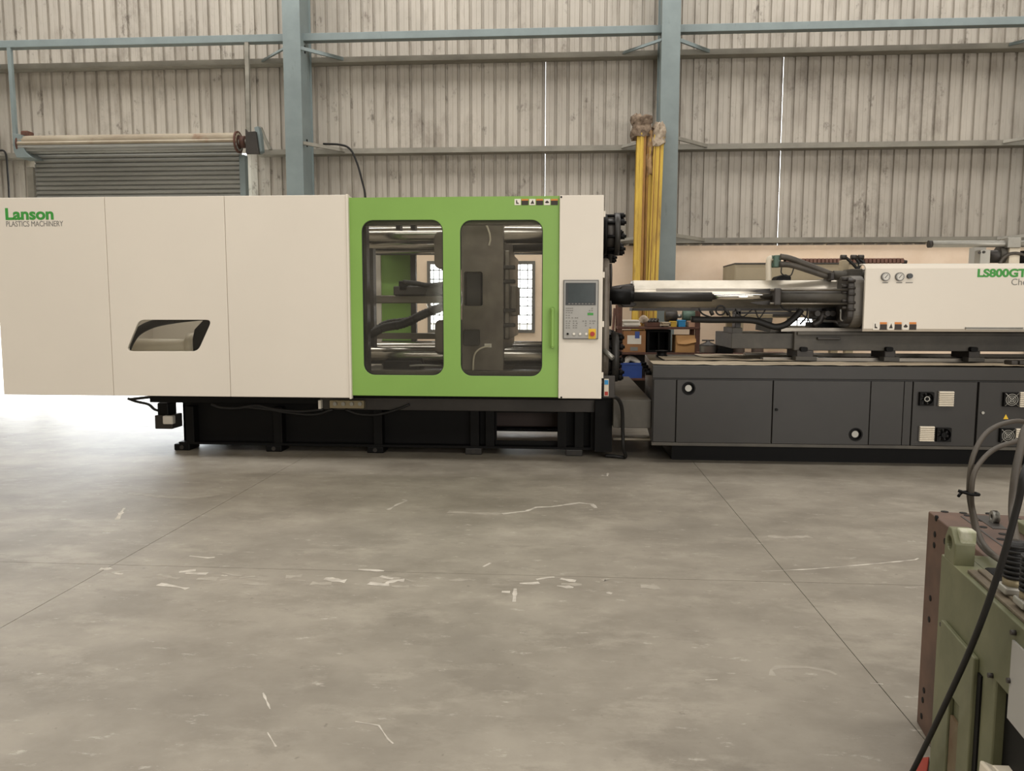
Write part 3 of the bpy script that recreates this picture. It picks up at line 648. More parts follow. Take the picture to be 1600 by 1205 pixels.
# pump and wiring on the left end of the base
pp = MB().box(XX(250, 650, FB+.3), XX(277, 650, FB+.3), FB+.2, FB+.4, ZZ(262, 668, FB+.3), ZZ(262, 647, FB+.3)).build('lubrication_pump', castd, cu, .008)
x0, x1, z0, z1 = rect(258, 649, 274, 662, FB+.2); MB().box(x0, x1, FB+.15, FB+.21, z0, z1).build('oil_cup', papw, pp, .01)
x0, x1, z0, z1 = rect(252, 628, 270, 648, FB+.3); MB().box(x0, x1, FB+.22, FB+.38, z0, z1).build('pump_motor', black, pp, .015)
for P in ([(200, 623), (215, 628), (232, 632), (242, 640), (256, 643)], [(203, 624), (222, 622), (240, 620)]):
    MB().tube([at(px, py, FB+.25) for px, py in P], .014, 6).build('pump_wire', blackr, cu)
# grey step deck between the two units
dk0, dk1 = XX(940, 630, 6.6), XX(1017.5, 640, 6.6); dzt = ZZ(985, 625, 6.6)
dk = MB().box(dk0+.1, dk1, 6.6, 8.95, ZZ(985, 669, 6.6), dzt).build('step_deck', char2, cu, .006)
MB().box(dk0-.05, dk0+.1, 6.72, 8.1, zb0, dzt-.02).build('deck_leg', black, cu)
MB().cyl(at(958, 686, 6.9), at(1024, 686.5, 6.9), .012, n=10).build('drain_pipe', creamp, cu)
# meter box with cable
ex0, ex1, ez0, ez1 = rect(942, 588, 957, 622, 6.25)
em = MB().box(ex0, ex1+.02, 6.25, 6.33, ez0, ez1).build('meter_box', castd, cu, .006)
decal(944, 592, 951, 619, 6.25, creamp, em, 'meter_label'); decal(944.5, 594, 950.5, 601, 6.247, cyan, em, 'meter_display'); decal(944.8, 612, 950, 618, 6.247, redm, em, 'meter_switch')
tag(MB().tube([at(958, 620, 6.35), at(966, 624, 6.4), at(972, 640, 6.5), at(973, 675, 6.58), at(974, 700, 6.6), fl_at(977, 714, .02), fl_at(960, 713, .02), fl_at(946, 712, .02)], .016, 8).build('power_cord', blackr), 'black power cord dropping from the meter box to the floor', 'cord')
# ================================================================== INJECTION BASE
BY = 6.5
ib = thing('injection_cabinet', (2.6, 7.3, 0), 'charcoal base cabinet with doors, fans and dusty paper-covered top', 'machine base')
bz1 = ZZ(1250, 572.5, BY); bz0 = ZZ(1250, 697, BY); XE = XX(1600, 640, BY)+1.2; bxl = XX(1019, 640, BY)
lip = ZZ(1250, 593, BY)
slope = .1
MB().prism([(bxl+.002, BY+.03), (XE, BY+.03), (XE, 8.1), (bxl+slope, 8.1)], 'z', bz0, bz1-.02).build('cabinet_body', char, ib, .003)
MB().prism([(bxl-.004, BY), (XE, BY), (XE, 8.12), (bxl-.004+slope, 8.12)], 'z', lip, bz1).build('top_slab', char, ib, .006)
# dirty paper sheets lying on the top
for a, c, y0, y1, s in ((1022, 1240, 6.53, 7.0, 1), (1236, 1420, 6.53, 6.95, 2), (1400, 1640, 6.54, 6.9, 3), (1040, 1250, 7.02, 7.6, 4), (1100, 1300, 7.4, 8.0, 5)):
    x0, x1 = XX(a, 572, y0), XX(c, 572, y0); b = MB(); nn = 14; rnd = random.Random(s); vs = []
    for j, y in enumerate((y0, (y0+y1)/2, y1)):
        for i in range(nn+1): vs.append((x0+(x1-x0)*i/nn+rnd.uniform(-.01, .01), y+rnd.uniform(-.012, .012), bz1+.002+.002*s+rnd.uniform(0, .006)))
    b._add(vs, [(j*(nn+1)+i, j*(nn+1)+i+1, (j+1)*(nn+1)+i+1, (j+1)*(nn+1)+i) for j in range(2) for i in range(nn)])
    b.build('paper_sheet', paperm, ib)
MB().box(bxl+.2, XE, 6.72, 8.0, 0, bz0+.002).build('plinth', black, ib)
MB().box(bxl, XE, BY-.002, BY+.04, bz0-.012, bz0+.014).build('bottom_rail', char2, ib, .003)
DP = [(1021, 1055.5), (1057, 1206), (1207.5, 1358.5), (1360, 1411), (1412, 1424), (1425.5, 1524.5), (1528, 1665)]
for k, (a, c) in enumerate(DP):
    x0, x1 = XX(a, 645, BY), XX(c, 645, BY); door = k in (1, 2, 5, 6)
    hole = []
    if k == 1: q = at(1076, 607, BY); hole = [circ(q.x, q.z, .05)]
    if k == 2: q = at(1337, 679, BY); hole = [circ(q.x, q.z, .05)]
    dn = plate('cabinet_door' if door else 'cabinet_panel', [(x0, bz0+.016), (x1, bz0+.016), (x1, lip-.012), (x0, lip-.012)], hole, BY+.006 if not door else BY, BY+.03, char, ib, .003)
    if hole:
        MB().ring((q.x, BY-.004, q.z), (0, 1, 0), .045, .056, .02).build('hole_trim', black, dn); MB().cyl((q.x, BY+.012, q.z), (q.x, BY+.032, q.z), .028, n=16).build('sight_cap', galv, dn)
        MB().cyl((q.x, BY+.024, q.z), (q.x, BY+.029, q.z), .05, n=16).build('hole_back', black, dn)
    if k in (2, 6):
        q = at(1213 if k == 2 else 1535, 640 if k == 2 else 645, BY); MB().cyl(q, q+Vector((0, -.012, 0)), .012, n=10).build('door_lock', galv if k == 6 else black, dn)
    def fan(a, b_, c_, d_, guard):
        x0, x1, z0, z1 = rect(a, b_, c_, d_, BY); cx, cz = (x0+x1)/2, (z0+z1)/2; h = (x1-x0)/2
        fr = plate('fan', [(cx-h, cz-h), (cx+h, cz-h), (cx+h, cz+h), (cx-h, cz+h)], [circ(cx, cz, h*.9)], BY-.03, BY, black, dn, .002)
        bl = MB(); bl.cyl((cx, BY-.028, cz), (cx, BY-.004, cz), h*.36, n=16)
        for i in range(7):
            t = 2*math.pi*i/7; u = Vector((math.cos(t), 0, math.sin(t))); v = Vector((-math.sin(t), 0, math.cos(t))); c0 = Vector((cx, 0, cz))
            bl._add([c0+u*h*.34+v*h*.1+Vector((0, BY-.02, 0)), c0+u*h*.34-v*h*.1+Vector((0, BY-.008, 0)), c0+u*h*.86-v*h*.05+Vector((0, BY-.006, 0)), c0+u*h*.86+v*h*.38+Vector((0, BY-.022, 0))], [(0, 1, 2, 3)])
        bl.build('fan_rotor', castd if guard else black, dn)
        if guard:
            gb = MB()
            for r_ in (.3, .55, .8): gb.ring((cx, BY-.036, cz), (0, 1, 0), h*r_-.002, h*r_+.002, .004, 20)
            for sx_, sz_ in ((1, 1), (1, -1)): gb.tube([(cx-h*.9*sx_, BY-.034, cz-h*.9*sz_), (cx+h*.9*sx_, BY-.034, cz+h*.9*sz_)], .003, 5)
            gb.build('fan_guard', galv, dn)
        else: MB().ring((cx, BY-.032, cz), (0, 1, 0), h*.3, h*.4, .006, 12).build('fan_hub_ring', galv if d_ < 650 else black, dn)
    def vent(a, b_, c_, d_):
        x0, x1, z0, z1 = rect(a, b_, c_, d_, BY); MB().box(x0, x1, BY-.012, BY, z0, z1).build('vent_frame', panelf, dn, .002)
        s0 = None
        for i in range(8):
            zz = z0+(z1-z0)*(i+.12)/8; hh = (z1-z0)/8
            if s0 is None: s0 = MB().prism([(BY-.012, zz), (BY-.03, zz), (BY-.022, zz+hh*.72), (BY-.012, zz+hh*.72)], 'x', x0+.004, x1-.004).build('vent_slat', creamp, dn)
            else: clone(s0, (0, 0, hh*i))
    if k == 5: fan(1435, 612, 1457, 634, 0); vent(1464.5, 611, 1489, 634.5); vent(1434.5, 665.5, 1458.5, 689); fan(1461.5, 668, 1484, 690, 0)
    if k == 6:
        fan(1566, 612, 1589, 636, 1); vent(1590.5, 612, 1615, 636); fan(1560, 669, 1583, 691, 1); vent(1584, 669, 1609, 692)
        q = [at(*p, BY) for p in ((1567.5, 655), (1575.5, 655), (1571.5, 647.5))]; MB().prism([(p.x, p.z) for p in q], 'y', BY-.002, BY+.001).build('warning_triangle', yelp, dn)
for yy in (6.7, 7.0, 7.4, 7.8):
    for zz in (bz1-.08, bz0+.2): xx = bxl+slope*(yy-BY)/1.6; bolt(MB(), (xx-.002, yy, zz), (-1, 0, 0), .02, .05).build('end_bolt', black, ib)
q = at(1040, 548, 7.4); MB().lathe([(.045, 0), (.06, .012), (.05, .022), (.05, .05), (.058, .055), (.058, .062), (.03, .066)], (q.x, 7.7, bz1), 18).build('filler_cap', black, ib)
# linear rails on the top
for yy in (7.15, 7.85):
    MB().box(XX(1190, 560, 7.2), XE, yy, yy+.09, bz1+.0, bz1+.035).build('guide_rail', steeld, ib, .003)
q0, q1 = XX(1572, 568, 6.7), XX(1605, 568, 6.7)
for i in range(5): MB().box(q0+i*.065, q0+i*.065+.055, 6.62, 6.74, bz1+.012, bz1+.05).build('drag_chain_link', castd, ib, .01)
# ================================================================== INJECTION CARRIAGE
ic = thing('injection_carriage', (3.0, 7.5, bz1), 'injection carriage with metal barrel guard and cream cover carrying two gauges', 'machine')
YM = 7.5
# lower beam
fy = 7.08
x0, x1, z0, z1 = rect(1241, 519, 1700, 549, fy); xend = XE-.2
MB().box(x0, xend, fy, 8.0, z0, z1).build('carriage_beam', char2, ic, .006)
MB().box(x0+.02, xend, fy-.03, fy+.05, ZZ(1400, 524, fy), ZZ(1400, 519, fy)).build('beam_lip', char2, ic, .004)
xa, xb, za, zb = rect(1143, 521, 1243, 545, fy+.05); MB().box(xa, xb, fy+.05, 7.9, za, zb).build('nose_bracket', char2, ic, .006)
xa, xb, za, zb = rect(1144, 512, 1160, 523, fy+.1); MB().box(xa, xb, fy+.1, fy+.5, za, zb).build('nose_bracket', char2, ic, .006)
xa, xb, za, zb = rect(1149, 482, 1158, 514, fy+.2); MB().box(xa, xb, fy+.2, fy+.34, za, zb).build('barrel_support', castd, ic, .006)
xa, xb, za, zb = rect(1146, 487, 1245, 491, fy+.2); MB().box(xa, xb, fy+.2, fy+.26, za, zb).build('cable_tray', castd, ic)
xa, xb, za, zb = rect(1220, 512, 1350, 519, fy+.1); MB().box(xa, xb, fy+.1, fy+.5, za, zb).build('slide_plate', steeld, ic, .004)
xa, xb, za, zb = rect(1276, 527, 1312, 531, fy); MB().box(xa, xb, fy-.03, fy, za, zb).build('beam_handle', castd, ic, .006)
for a, c in ((1241, 1270), (1378, 1398), (1509, 1530)):
    xa, xb, za, zb = rect(a+3, 547, c, 562, fy); blk = MB().box(xa, xb, fy-.02, fy+.3, bz1+.036, z0+.002).build('bearing_block', castd, ic, .006)
    MB().box(xa-.02, xb+.02, fy-.06, fy+.05, bz1+.012, bz1+.05).build('block_foot', char2, blk, .004)
    xm = XX((a+c)/2-1, 542, fy); MB().prism(rr(xm-.03, xm+.03, ZZ(a, 549, fy), ZZ(a, 542, fy), .015), 'y', fy-.05, fy+.02).build('grease_head', black, blk)
# barrel guard: octagonal sheet-metal hood
gx_a, gx_b = XX(991, 455, 7.2), XX(1332, 455, 7.2); gf = 7.2
Zs = [ZZ(1200, 438, 7.34), ZZ(1200, 452, gf), ZZ(1200, 466, gf), ZZ(1200, 481, 7.3)]
MB().prism([(7.36, Zs[0]), (gf, Zs[1]), (gf, Zs[2]), (7.3, Zs[3]), (7.7, Zs[3]), (7.8, Zs[2]), (7.8, Zs[1]), (7.64, Zs[0])], 'x', gx_a, gx_b).build('barrel_guard', guardm, ic, .004)
MB().box(gx_a+.2, gx_b, gf-.006, gf+.02, Zs[1]-.02, Zs[1]+.006).build('guard_seam', steeld, ic)
MB().box(gx_a, gx_b, 7.3, 7.7, Zs[3]-.03, Zs[3]-.002).build('guard_rail', castd, ic)
zn = (Zs[1]+Zs[2])/2
MB().cyl((gx_a-.3, YM, zn), (gx_a+.1, YM, zn), .06, .12, 20).build('nozzle', castd, ic)
# nozzle-side shroud pieces
xa, xb, za, zb = rect(968, 456, 995, 470, 7.3); MB().prism(rr(xa, xb, za-.06, zb+.06, .05), 'y', 7.25, 7.75).build('nozzle_housing', castd, ic, .01)
# traverse cylinder in front
ty = 6.98; tzc = ZZ(1200, 464, ty)
def tx(px): return XX(px, 464, ty)
MB().cyl((fq1, ty, tzc+.0), (tx(985), ty, tzc), .07, n=14).build('rod_anchor', black, ic)
MB().cyl((tx(978), ty, tzc), (tx(990), ty, tzc), .05, n=6).build('rod_nut', black, ic)
MB().cyl((tx(985), ty, tzc), (tx(1112), ty, tzc), .042, n=20).build('rod_sleeve', char, ic)
MB().cyl((tx(1110), ty, tzc), (tx(1210), ty, tzc), .027, n=20).build('piston_rod', chrome, ic)
cxa, cxb = tx(1206), tx(1217)
MB().box(cxa, cxb, ty-.08, ty+.08, tzc-.075, tzc+.075).build('cylinder_head', castd, ic, .01)
MB().cyl((cxb, ty, tzc), (tx(1326), ty, tzc), .055, n=24).build('traverse_cylinder', char2, ic)
for dy in (-.06, .06):
    for dz_ in (-.06, .06): MB().cyl((cxa-.03, ty+dy, tzc+dz_), (tx(1330), ty+dy, tzc+dz_), .011, n=10).build('tie_rod', steeld, ic)
for dz_ in (-.052, .052): MB().prism([(cxa, tzc+dz_-.022), (cxa, tzc+dz_+.022), (cxa-.12, tzc+dz_+.012), (cxa-.18, tzc+dz_), (cxa-.12, tzc+dz_-.012)], 'y', ty+.02, ty+.06).build('gusset', castd, ic)
# front housing plate with bolts
hxa, hxb = XX(1332, 462, 6.95), XX(1351, 462, 6.95); hz0, hz1 = ZZ(1340, 513, 6.95), ZZ(1340, 430, 6.95)
hp = MB().prism(rr(6.92, 8.08, hz0, hz1, .14, 8), 'x', hxa, hxb).build('housing_plate', mat('housing_grey', (106, 101, 93), .5, scale=3, var=.1), ic, .012)
MB().prism(rr(6.9, 7.2, hz0+.04, hz1-.02, .08), 'x', XX(1322, 462, 6.95), hxa).build('housing_flange', castd, hp, .01)
for py in (436, 447, 457, 470, 481):
    c = at(1322, py, 6.93); MB().cyl((c.x-.035, 6.94, c.z), (c.x+.02, 6.94, c.z), .017, n=10).build('housing_bolt', castd, hp)
    c2_ = at(1330, py+3, 6.91); MB().cyl((c2_.x-.03, 6.9, c2_.z), (c2_.x+.03, 6.9, c2_.z), .013, n=10).build('housing_bolt', castd, hp)
# cream cover
vy = 6.85
vx0 = XX(1351, 465, vy); vz0, vz1 = ZZ(1450, 518.5, vy), ZZ(1450, 417.5, vy); vzt = vz1+.035
cv = MB().prism([(vy+.02, vz0), (vy, vz0+.025), (vy, vz1-.01), (vy+.03, vz1+.02), (vy+.09, vzt), (vy+.16, vzt), (vy+.16, vzt-.012), (vy+.09, vzt-.012), (vy+.05, vz1+.01), (vy+.03, vz1-.02), (vy+.03, vz0)], 'x', vx0, XE-.25).build('injection_cover', white, ic, .004)
MB().box(vx0+.3, XE-.25, vy+.16, 8.1, vzt-.012, vzt).build('cover_roof', white, cv)
MB().box(vx0+.3, XE-.25, 8.08, 8.1, vz0, vzt-.012).build('cover_rear', white, cv)
MB().box(hxb, XE-.3, 7.0, 8.0, vz0+.02, vz1-.12).build('injection_housing', castd, ic, .01)
stickers(1364, 503.5, vy, 23, 12, cv)
for i, px in enumerate((1383, 1405)):
    c = at(px, 432.5, vy); MB().cyl(c+Vector((0, .01, 0)), c+Vector((0, -.02, 0)), .036, n=24).build('gauge_body', panelf, cv)
    MB().cyl(c+Vector((0, -.02, 0)), c+Vector((0, -.023, 0)), .029, n=24).build('gauge_face', gaugew, cv)
    nd = MB().tube([c+Vector((-.01, -.025, -.012)), c+Vector((.012, -.025, .016))], .002, 5)
    for k in range(9):
        a = math.radians(-30+k*30); nd.box(c.x+.024*math.cos(a)-.002, c.x+.024*math.cos(a)+.002, c.y-.025, c.y-.022, c.z+.024*math.sin(a)-.002, c.z+.024*math.sin(a)+.002)
    nd.build('gauge_needle', darkp, cv)
    decal(px-4.5, 441, px+4.5, 442.3, vy, greyt, cv, 'gauge_caption')
c = at(1420.5, 431.5, vy); MB().cyl(c+Vector((0, .01, 0)), c+Vector((0, -.025, 0)), .022, n=16).build('selector_knob', bezel, cv)
decal(1415, 441, 1426, 442.3, vy, greyt, cv, 'knob_caption')
q0 = at(1527, 432.5, vy); q1 = at(1602, 432.5, vy)
text('LS800GT', q0.x, q0.z, vy-.001, ZZ(1560, 420, vy)-q0.z, greent, cv, bold=.042, width=XX(1604, 430, vy)-q0.x)
q0 = at(1580, 445.5, vy); text('Che', q0.x, q0.z, vy-.001, ZZ(1590, 435.5, vy)-q0.z, greyt, cv)
decal(1508, 511.3, 1598, 515, vy, galv, cv, 'edge_trim', .012)
decal(1508, 512.6, 1598, 513.6, vy-.012, darkp, cv, 'trim_groove', .001)
# valves and hoses above the barrel
vb = MB().box(*rect(1208, 398, 1219, 418, 7.4)[:2], 7.36, 7.46, *rect(1208, 399, 1219, 418, 7.4)[2:]).build('valve_block', teal, ic, .008)
for py in (402, 414): c = at(1208, py, 7.36); MB().cyl((c.x, 7.41, c.z), (c.x+.12, 7.41, c.z), .02, n=8).build('valve_fitting', teal, vb)
MB().tube([at(px, py, 7.42) for px, py in ((1208, 404), (1203, 404), (1201, 410), (1201, 425), (1201, 440))], .026, 10).build('return_pipe', creamp, ic)
for P in ([(1219, 401), (1235, 404), (1262, 414), (1300, 429)], [(1218, 413), (1235, 414), (1262, 422), (1300, 435)]):
    MB().tube([at(px, py, 7.35) for px, py in P], .028, 10).build('hydraulic_hose', hosem, ic)
MB().tube([at(px, py, 7.3) for px, py in ((1221, 418), (1221, 427), (1228, 431), (1236, 430), (1240, 420))], .006, 6).build('sensor_wire', blackr, ic)
x0, x1, z0, z1 = rect(1207, 429, 1234, 439, 7.45); MB().prism([(x0, z0-.04), (x1, z0-.04), (x1, z1-.02), ((x0+x1)/2+.03, z1), (x0+.04, z1-.02)], 'y', 7.4, 7.6).build('junction_cover', black, ic, .01)
x0, x1, z0, z1 = rect(1298, 426, 1304, 438, 7.25); MB().box(x0, x1, 7.25, 7.45, z0, z1).build('hose_manifold', castd, ic, .006)
c = at(1302, 430, 7.32); d = at(1352, 430, 7.32); MB().cyl(c, d, .04, n=16).build('manifold_pipe', char2, ic)
x0, x1, z0, z1 = rect(1329, 420, 1348, 437, 7.2); MB().box(x0, x1, 7.2, 7.4, z0, z1).build('valve_body', char2, ic, .008)
for P in ([(1316, 401), (1322, 403), (1332, 412), (1340, 421)], [(1332, 401), (1338, 405), (1343, 413), (1340, 422)], [(1342, 404), (1348, 409), (1351, 414)]):
    MB().tube([at(px, py, 7.35) for px, py in P], .014, 8).build('valve_hose', blackr, ic)
for px in (1317, 1333, 1344): c = at(px, 402, 7.35); MB().cyl(c+Vector((-.02, 0, 0)), c+Vector((.03, 0, 0)), .022, n=8).build('hose_elbow', castd, ic)
x0, x1, z0, z1 = rect(1316, 406, 1327, 424, 7.5); MB().box(x0, x1, 7.5, 7.6, z0, z1).build('relief_valve', bgm, ic, .01)
# drive parts and cables below the barrel
x0, x1, z0, z1 = rect(1287, 482, 1332, 500, 7.25); MB().box(x0, x1, 7.2, 7.7, z0, z1).build('carriage_manifold', black, ic, .01)
x0, x1, z0, z1 = rect(1284, 498, 1345, 513, 7.3); MB().box(x0, x1, 7.4, 7.8, z0, z0+.05).build('manifold_base', black, ic, .006)
for px in (1276, 1292, 1300): c = at(px, 490, 7.18); MB().cyl(c+Vector((0, .1, 0)), c+Vector((0, -.03, 0)), .025, n=10).build('manifold_plug', castd, ic)
for px in (1314, 1322): MB().tube([at(px, 483, 7.0), at(px, 500, 7.0), at(px+10, 500, 7.0)], .008, 6, 4).build('steel_pipe', galv, ic)
MB().tube([at(px, py, 7.2) for px, py in ((1270, 508), (1280, 502), (1285, 492), (1290, 496))], .03, 8).build('motor_neck', castd, ic)
for P, r_ in (([(1080, 499), (1110, 500), (1160, 500), (1182, 502), (1200, 508), (1212, 511), (1228, 507), (1243, 495), (1252, 484)], .03), ([(1092, 482), (1097, 490), (1108, 495), (1120, 498)], .008), ([(1150, 484), (1160, 495), (1175, 484)], .006), ([(1180, 484), (1186, 497), (1196, 484)], .006), ([(1244, 482), (1254, 492), (1262, 498), (1268, 510)], .007), ([(1262, 482), (1260, 495), (1250, 507)], .008), ([(1218, 474), (1224, 482), (1236, 487)], .008), ([(1130, 482), (1138, 490), (1142, 497)], .007)):
    MB().tube([at(px, py, 7.15) for px, py in P], r_, 7).build('slung_cable', blackr, ic)
c = at(1126, 485, 7.2); MB().tube([(c.x+.042*math.cos(t), 7.2, c.z+.042*math.sin(t)) for t in [i*math.pi/5 for i in range(11)]], .008, 6).build('cable_coil', blackr, ic)
for px in (1137, 1112): c = at(px, 489, 7.2); MB().cyl(c+Vector((-.01, 0, .02)), c+Vector((.01, 0, -.02)), .018, n=8).build('plug_connector', castd, ic)
x0, x1, z0, z1 = rect(1183, 497, 1204, 519, 7.35); MB().prism([(x0, z0+.02), (x1, z0), (x1+.02, z1), (x0+.01, z1)], 'y', 7.35, 7.42).build('wiring_box', char2, ic, .004)
# feed swing unit above the cover
py_ = 7.3; a = at(1452, 381.5, py_); b_ = at(1700, 381, py_); MB().cyl(a, b_, .03, n=18).build('overhead_tube', galv, ic)
MB().cyl(a+Vector((-.01, 0, 0)), a+Vector((.02, 0, 0)), .033, n=18).build('tube_cap', castd, ic)
x0, x1, z0, z1 = rect(1569, 372, 1590, 388, py_); MB().box(x0, x1, py_-.06, py_+.06, z0, z1).build('tube_clamp', galv, ic, .006)
x0, x1, z0, z1 = rect(1573, 388, 1590, 412, py_); MB().box(x0, x1, py_-.04, py_+.1, vzt-.01, z1).build('clamp_bracket', creamp, ic, .005)
x0, x1, z0, z1 = rect(1527, 391, 1543, 410, py_); MB().box(x0, x1, py_-.05, py_+.05, vzt-.01, z1).build('motor_bracket', galv, ic, .005)
for px, pz in ((1530, 395), (1537, 394)): c = at(px, pz, py_-.05); MB().cyl(c, c+Vector((0, -.01, 0)), .012, n=8).build('bracket_bolt', castd, ic)
a = at(1543, 401, py_+.05); b_ = at(1578, 401, py_+.05); MB().cyl(a, b_, .058, n=20).build('feed_motor', castd, ic)
a = at(1558, 398, py_+.05); MB().cyl(a, a+Vector((.08, 0, 0)), .075, n=20).build('motor_flange', char2, ic)
MB().tube([at(px, py, py_-.05) for px, py in ((1562, 412), (1568, 403), (1578, 397), (1590, 396), (1604, 400))], .014, 8).build('motor_cable', hosem, ic)
a = at(1590, 403, py_); b_ = at(1625, 400, py_); MB().cyl(a, b_, .06, n=18).build('hopper_loader_motor', black, ic)
x0, x1, z0, z1 = rect(1518, 387, 1536, 412, 7.9); MB().box(x0, x1, 7.85, 7.95, vzt-.01, z1).build('rear_bracket', panelg, ic)
# ================================================================== BACKGROUND THINGS
# yellow beams leaning by the column
rusty = mat('rusty_yellow', (128, 88, 46), .7, scale=8, c2=(164, 122, 52), stretch=(2, 2, .4))
def beam(pt, pb_, wpx, Y0, Y1, label, dep=.16, strips=()):
    T = at(pt[0], pt[1], Y1); Bm = at(pb_[0], pb_[1], (Y0+Y1)/2)
    # run the line of the beam on down to the floor
    dx = (Bm.x-T.x)/(Bm.z-T.z); xb_ = T.x-dx*T.z; L = T.z; wd = wpx*Y1/FPX
    r = thing('yellow_beam', (xb_, Y0, 0), label, 'beam', 'yellow steel beams leaning at the column')
    def sk(x, z): return Vector((xb_+dx*z+x, Y0+(Y1-Y0)*z/L, z))
    def bar(name, xa, xb__, ya, yb, mt, z1=L, z0=0):
        b = MB(); o = Vector((0, 1, 0)); b._add([sk(xa, z0)+o*ya, sk(xb__, z0)+o*ya, sk(xb__, z0)+o*yb, sk(xa, z0)+o*yb, sk(xa, z1)+o*ya, sk(xb__, z1)+o*ya, sk(xb__, z1)+o*yb, sk(xa, z1)+o*yb], [(0, 1, 2, 3), (4, 5, 6, 7), (0, 1, 5, 4), (1, 2, 6, 5), (2, 3, 7, 6), (3, 0, 4, 7)]); return b.build(name, mt, r, .002)
    bar('front_flange', -wd/2, wd/2, 0, .012, yellow); bar('web', -.01, .01, .012, dep-.012, yellow); bar('rear_flange', -wd/2, wd/2, dep-.012, dep, yellow)
    
    for sa_, sb_ in strips: bar('rust_streak', wd*sa_, wd*sb_, -.006, .0, rusty)
    bar('stiffener', -wd*.12, wd*.04, -.01, -.006, yellow)
    return r, sk, wd
def wrap(r, sk, z0, z1, wd, dep, mt, seed, name='cloth_wrap'):
    rnd = random.Random(seed); b = MB(); n, mth = 16, 9; o = 0; vs = []
    for j in range(mth):
        z = z0+(z1-z0)*j/(mth-1); c = sk(0, z)+Vector((0, dep/2, 0)); k = 1 if j < mth-1 else .55
        for i in range(n):
            a = 2*math.pi*i/n; rad = k*(1+rnd.uniform(-.22, .22)); cx, cy = math.cos(a), math.sin(a)
            q = max(abs(cx), abs(cy)); vs.append(c+Vector((cx/q**.5*(wd/2+.025)*rad, cy/q**.5*(dep/2+.03)*rad, rnd.uniform(-.03, .03))))
    fs = [(j*n+i, j*n+(i+1) % n, (j+1)*n+(i+1) % n, (j+1)*n+i) for j in range(mth-1) for i in range(n)]
    b._add(vs, fs, True); b._add(vs[-n:], [list(range(n))]); b._add(vs[:n], [list(range(n))[::-1]]); return b.build(name, mt, r)
r1, k1, w1 = beam((1003, 200), (997, 430), 14, 11.0, 11.32, 'leftmost yellow beam with brown rag tied on its top', strips=((.22, .5),))
wrap(r1, k1, ZZ(1000, 212, 11.3), ZZ(1000, 176, 11.3), w1*1.7, .18, ragm, 1)
r2, k2, w2 = beam((1017, 205), (1011, 430), 11, 11.05, 11.36, 'middle yellow beam wrapped in a long tan roll', strips=((-.5, -.2), (.38, .5)))
wrap(r2, k2, ZZ(1017, 272, 11.2), ZZ(1017, 196, 11.3), w2*.8, .2, ragp, 2)
r3, k3, w3 = beam((1030, 210), (1021, 430), 15, 11.0, 11.3, 'rightmost yellow beam with pale rag on its top', strips=((-.36, -.28), (.12, .2)))
wrap(r3, k3, ZZ(1030, 226, 11.3), ZZ(1030, 190, 11.3), w3*.95, .18, ragw, 3)
# rusty rack with its load
KY0, KY1 = 10.3, 10.8
kx0, kx1 = XX(965, 515, KY0), XX(1094, 515, KY0)
rk = thing('storage_rack', ((kx0+kx1)/2, KY0, 0), 'rusty steel rack loaded with boxes behind the machine', 'rack')
zs1 = ZZ(1030, 511, KY0); zs2 = ZZ(1030, 551, KY0); zs3 = ZZ(990, 591, KY0); ztp = ZZ(968, 476, KY0)
MB().box(kx0+.06, kx1-.06, KY1-.015, KY1-.005, .06, zs2-.03).build('back_panel', castd, rk)
for x in (kx0, kx1-.06):
    for y in (KY0, KY1-.06): MB().box(x, x+.06, y, y+.06, 0, ztp).build('post', rust, rk, .003)
for z in (zs1, zs2, zs3): MB().box(kx0, kx1, KY0-.01, KY1, z-.03, z).build('shelf', rust, rk, .003)
MB().box(kx1-.06, XX(1155, 500, KY0), KY0+.1, KY0+.16, ZZ(1120, 504, KY0), ZZ(1120, 498, KY0)).build('side_rail', rust, rk)
def carton(px0, py0, px1, zb, Y0, dep, mt, label, lid=True):
    x0, x1 = XX(px0, 530, Y0), XX(px1, 530, Y0); z1 = ZZ((px0+px1)/2, py0, Y0)
    r = thing('cardboard_box', ((x0+x1)/2, Y0+dep/2, zb), label, 'box')
    MB().box(x0, x1, Y0, Y0+dep, zb, z1).build('carton', mt, r, .004)
    return r, x0, x1, z1
r, x0, x1, z1 = carton(973, 517, 1009, zs2, KY0+.02, .4, cardd, 'brown cardboard box with white shipping label on the rack')
MB().box(x0+.06, x1-.06, KY0+.017, KY0+.021, zs2+.11, z1-.06).build('shipping_label', papw, r); MB().box(x0+.16, x0+.22, KY0+.014, KY0+.018, z1-.1, z1-.01).build('blue_tape', blue, r)
MB().box(x0+.1, x0+.2, KY0+.017, KY0+.021, zs2+.02, zs2+.07).build('box_print', greyt, r)
r, x0, x1, z1 = carton(1056, 524, 1087, zs2, KY0+.02, .36, card, 'open tan cardboard box on the right of the rack')
b = MB(); b._add([(x0, KY0+.02, z1), (x1, KY0+.02, z1), (x1+.0, KY0-.02, z1-.09), (x0+.12, KY0-.02, z1-.12), (x0+.02, KY0-.01, z1-.11), (x0, KY0+.024, z1), (x1, KY0+.024, z1), (x1, KY0-.016, z1-.09), (x0+.12, KY0-.016, z1-.12), (x0+.02, KY0-.006, z1-.11)], [(0, 1, 2, 3, 4), (5, 6, 7, 8, 9), (0, 1, 6, 5), (1, 2, 7, 6), (2, 3, 8, 7), (3, 4, 9, 8), (4, 0, 5, 9)]); b.build('flap', card, r)
x0, x1, z0, z1 = rect(1011, 516, 1048, 551, KY0+.05); o = thing('black_cabinet', ((x0+x1)/2, KY0+.25, zs2), 'dark empty electrical cabinet between the two cardboard boxes', 'cabinet')
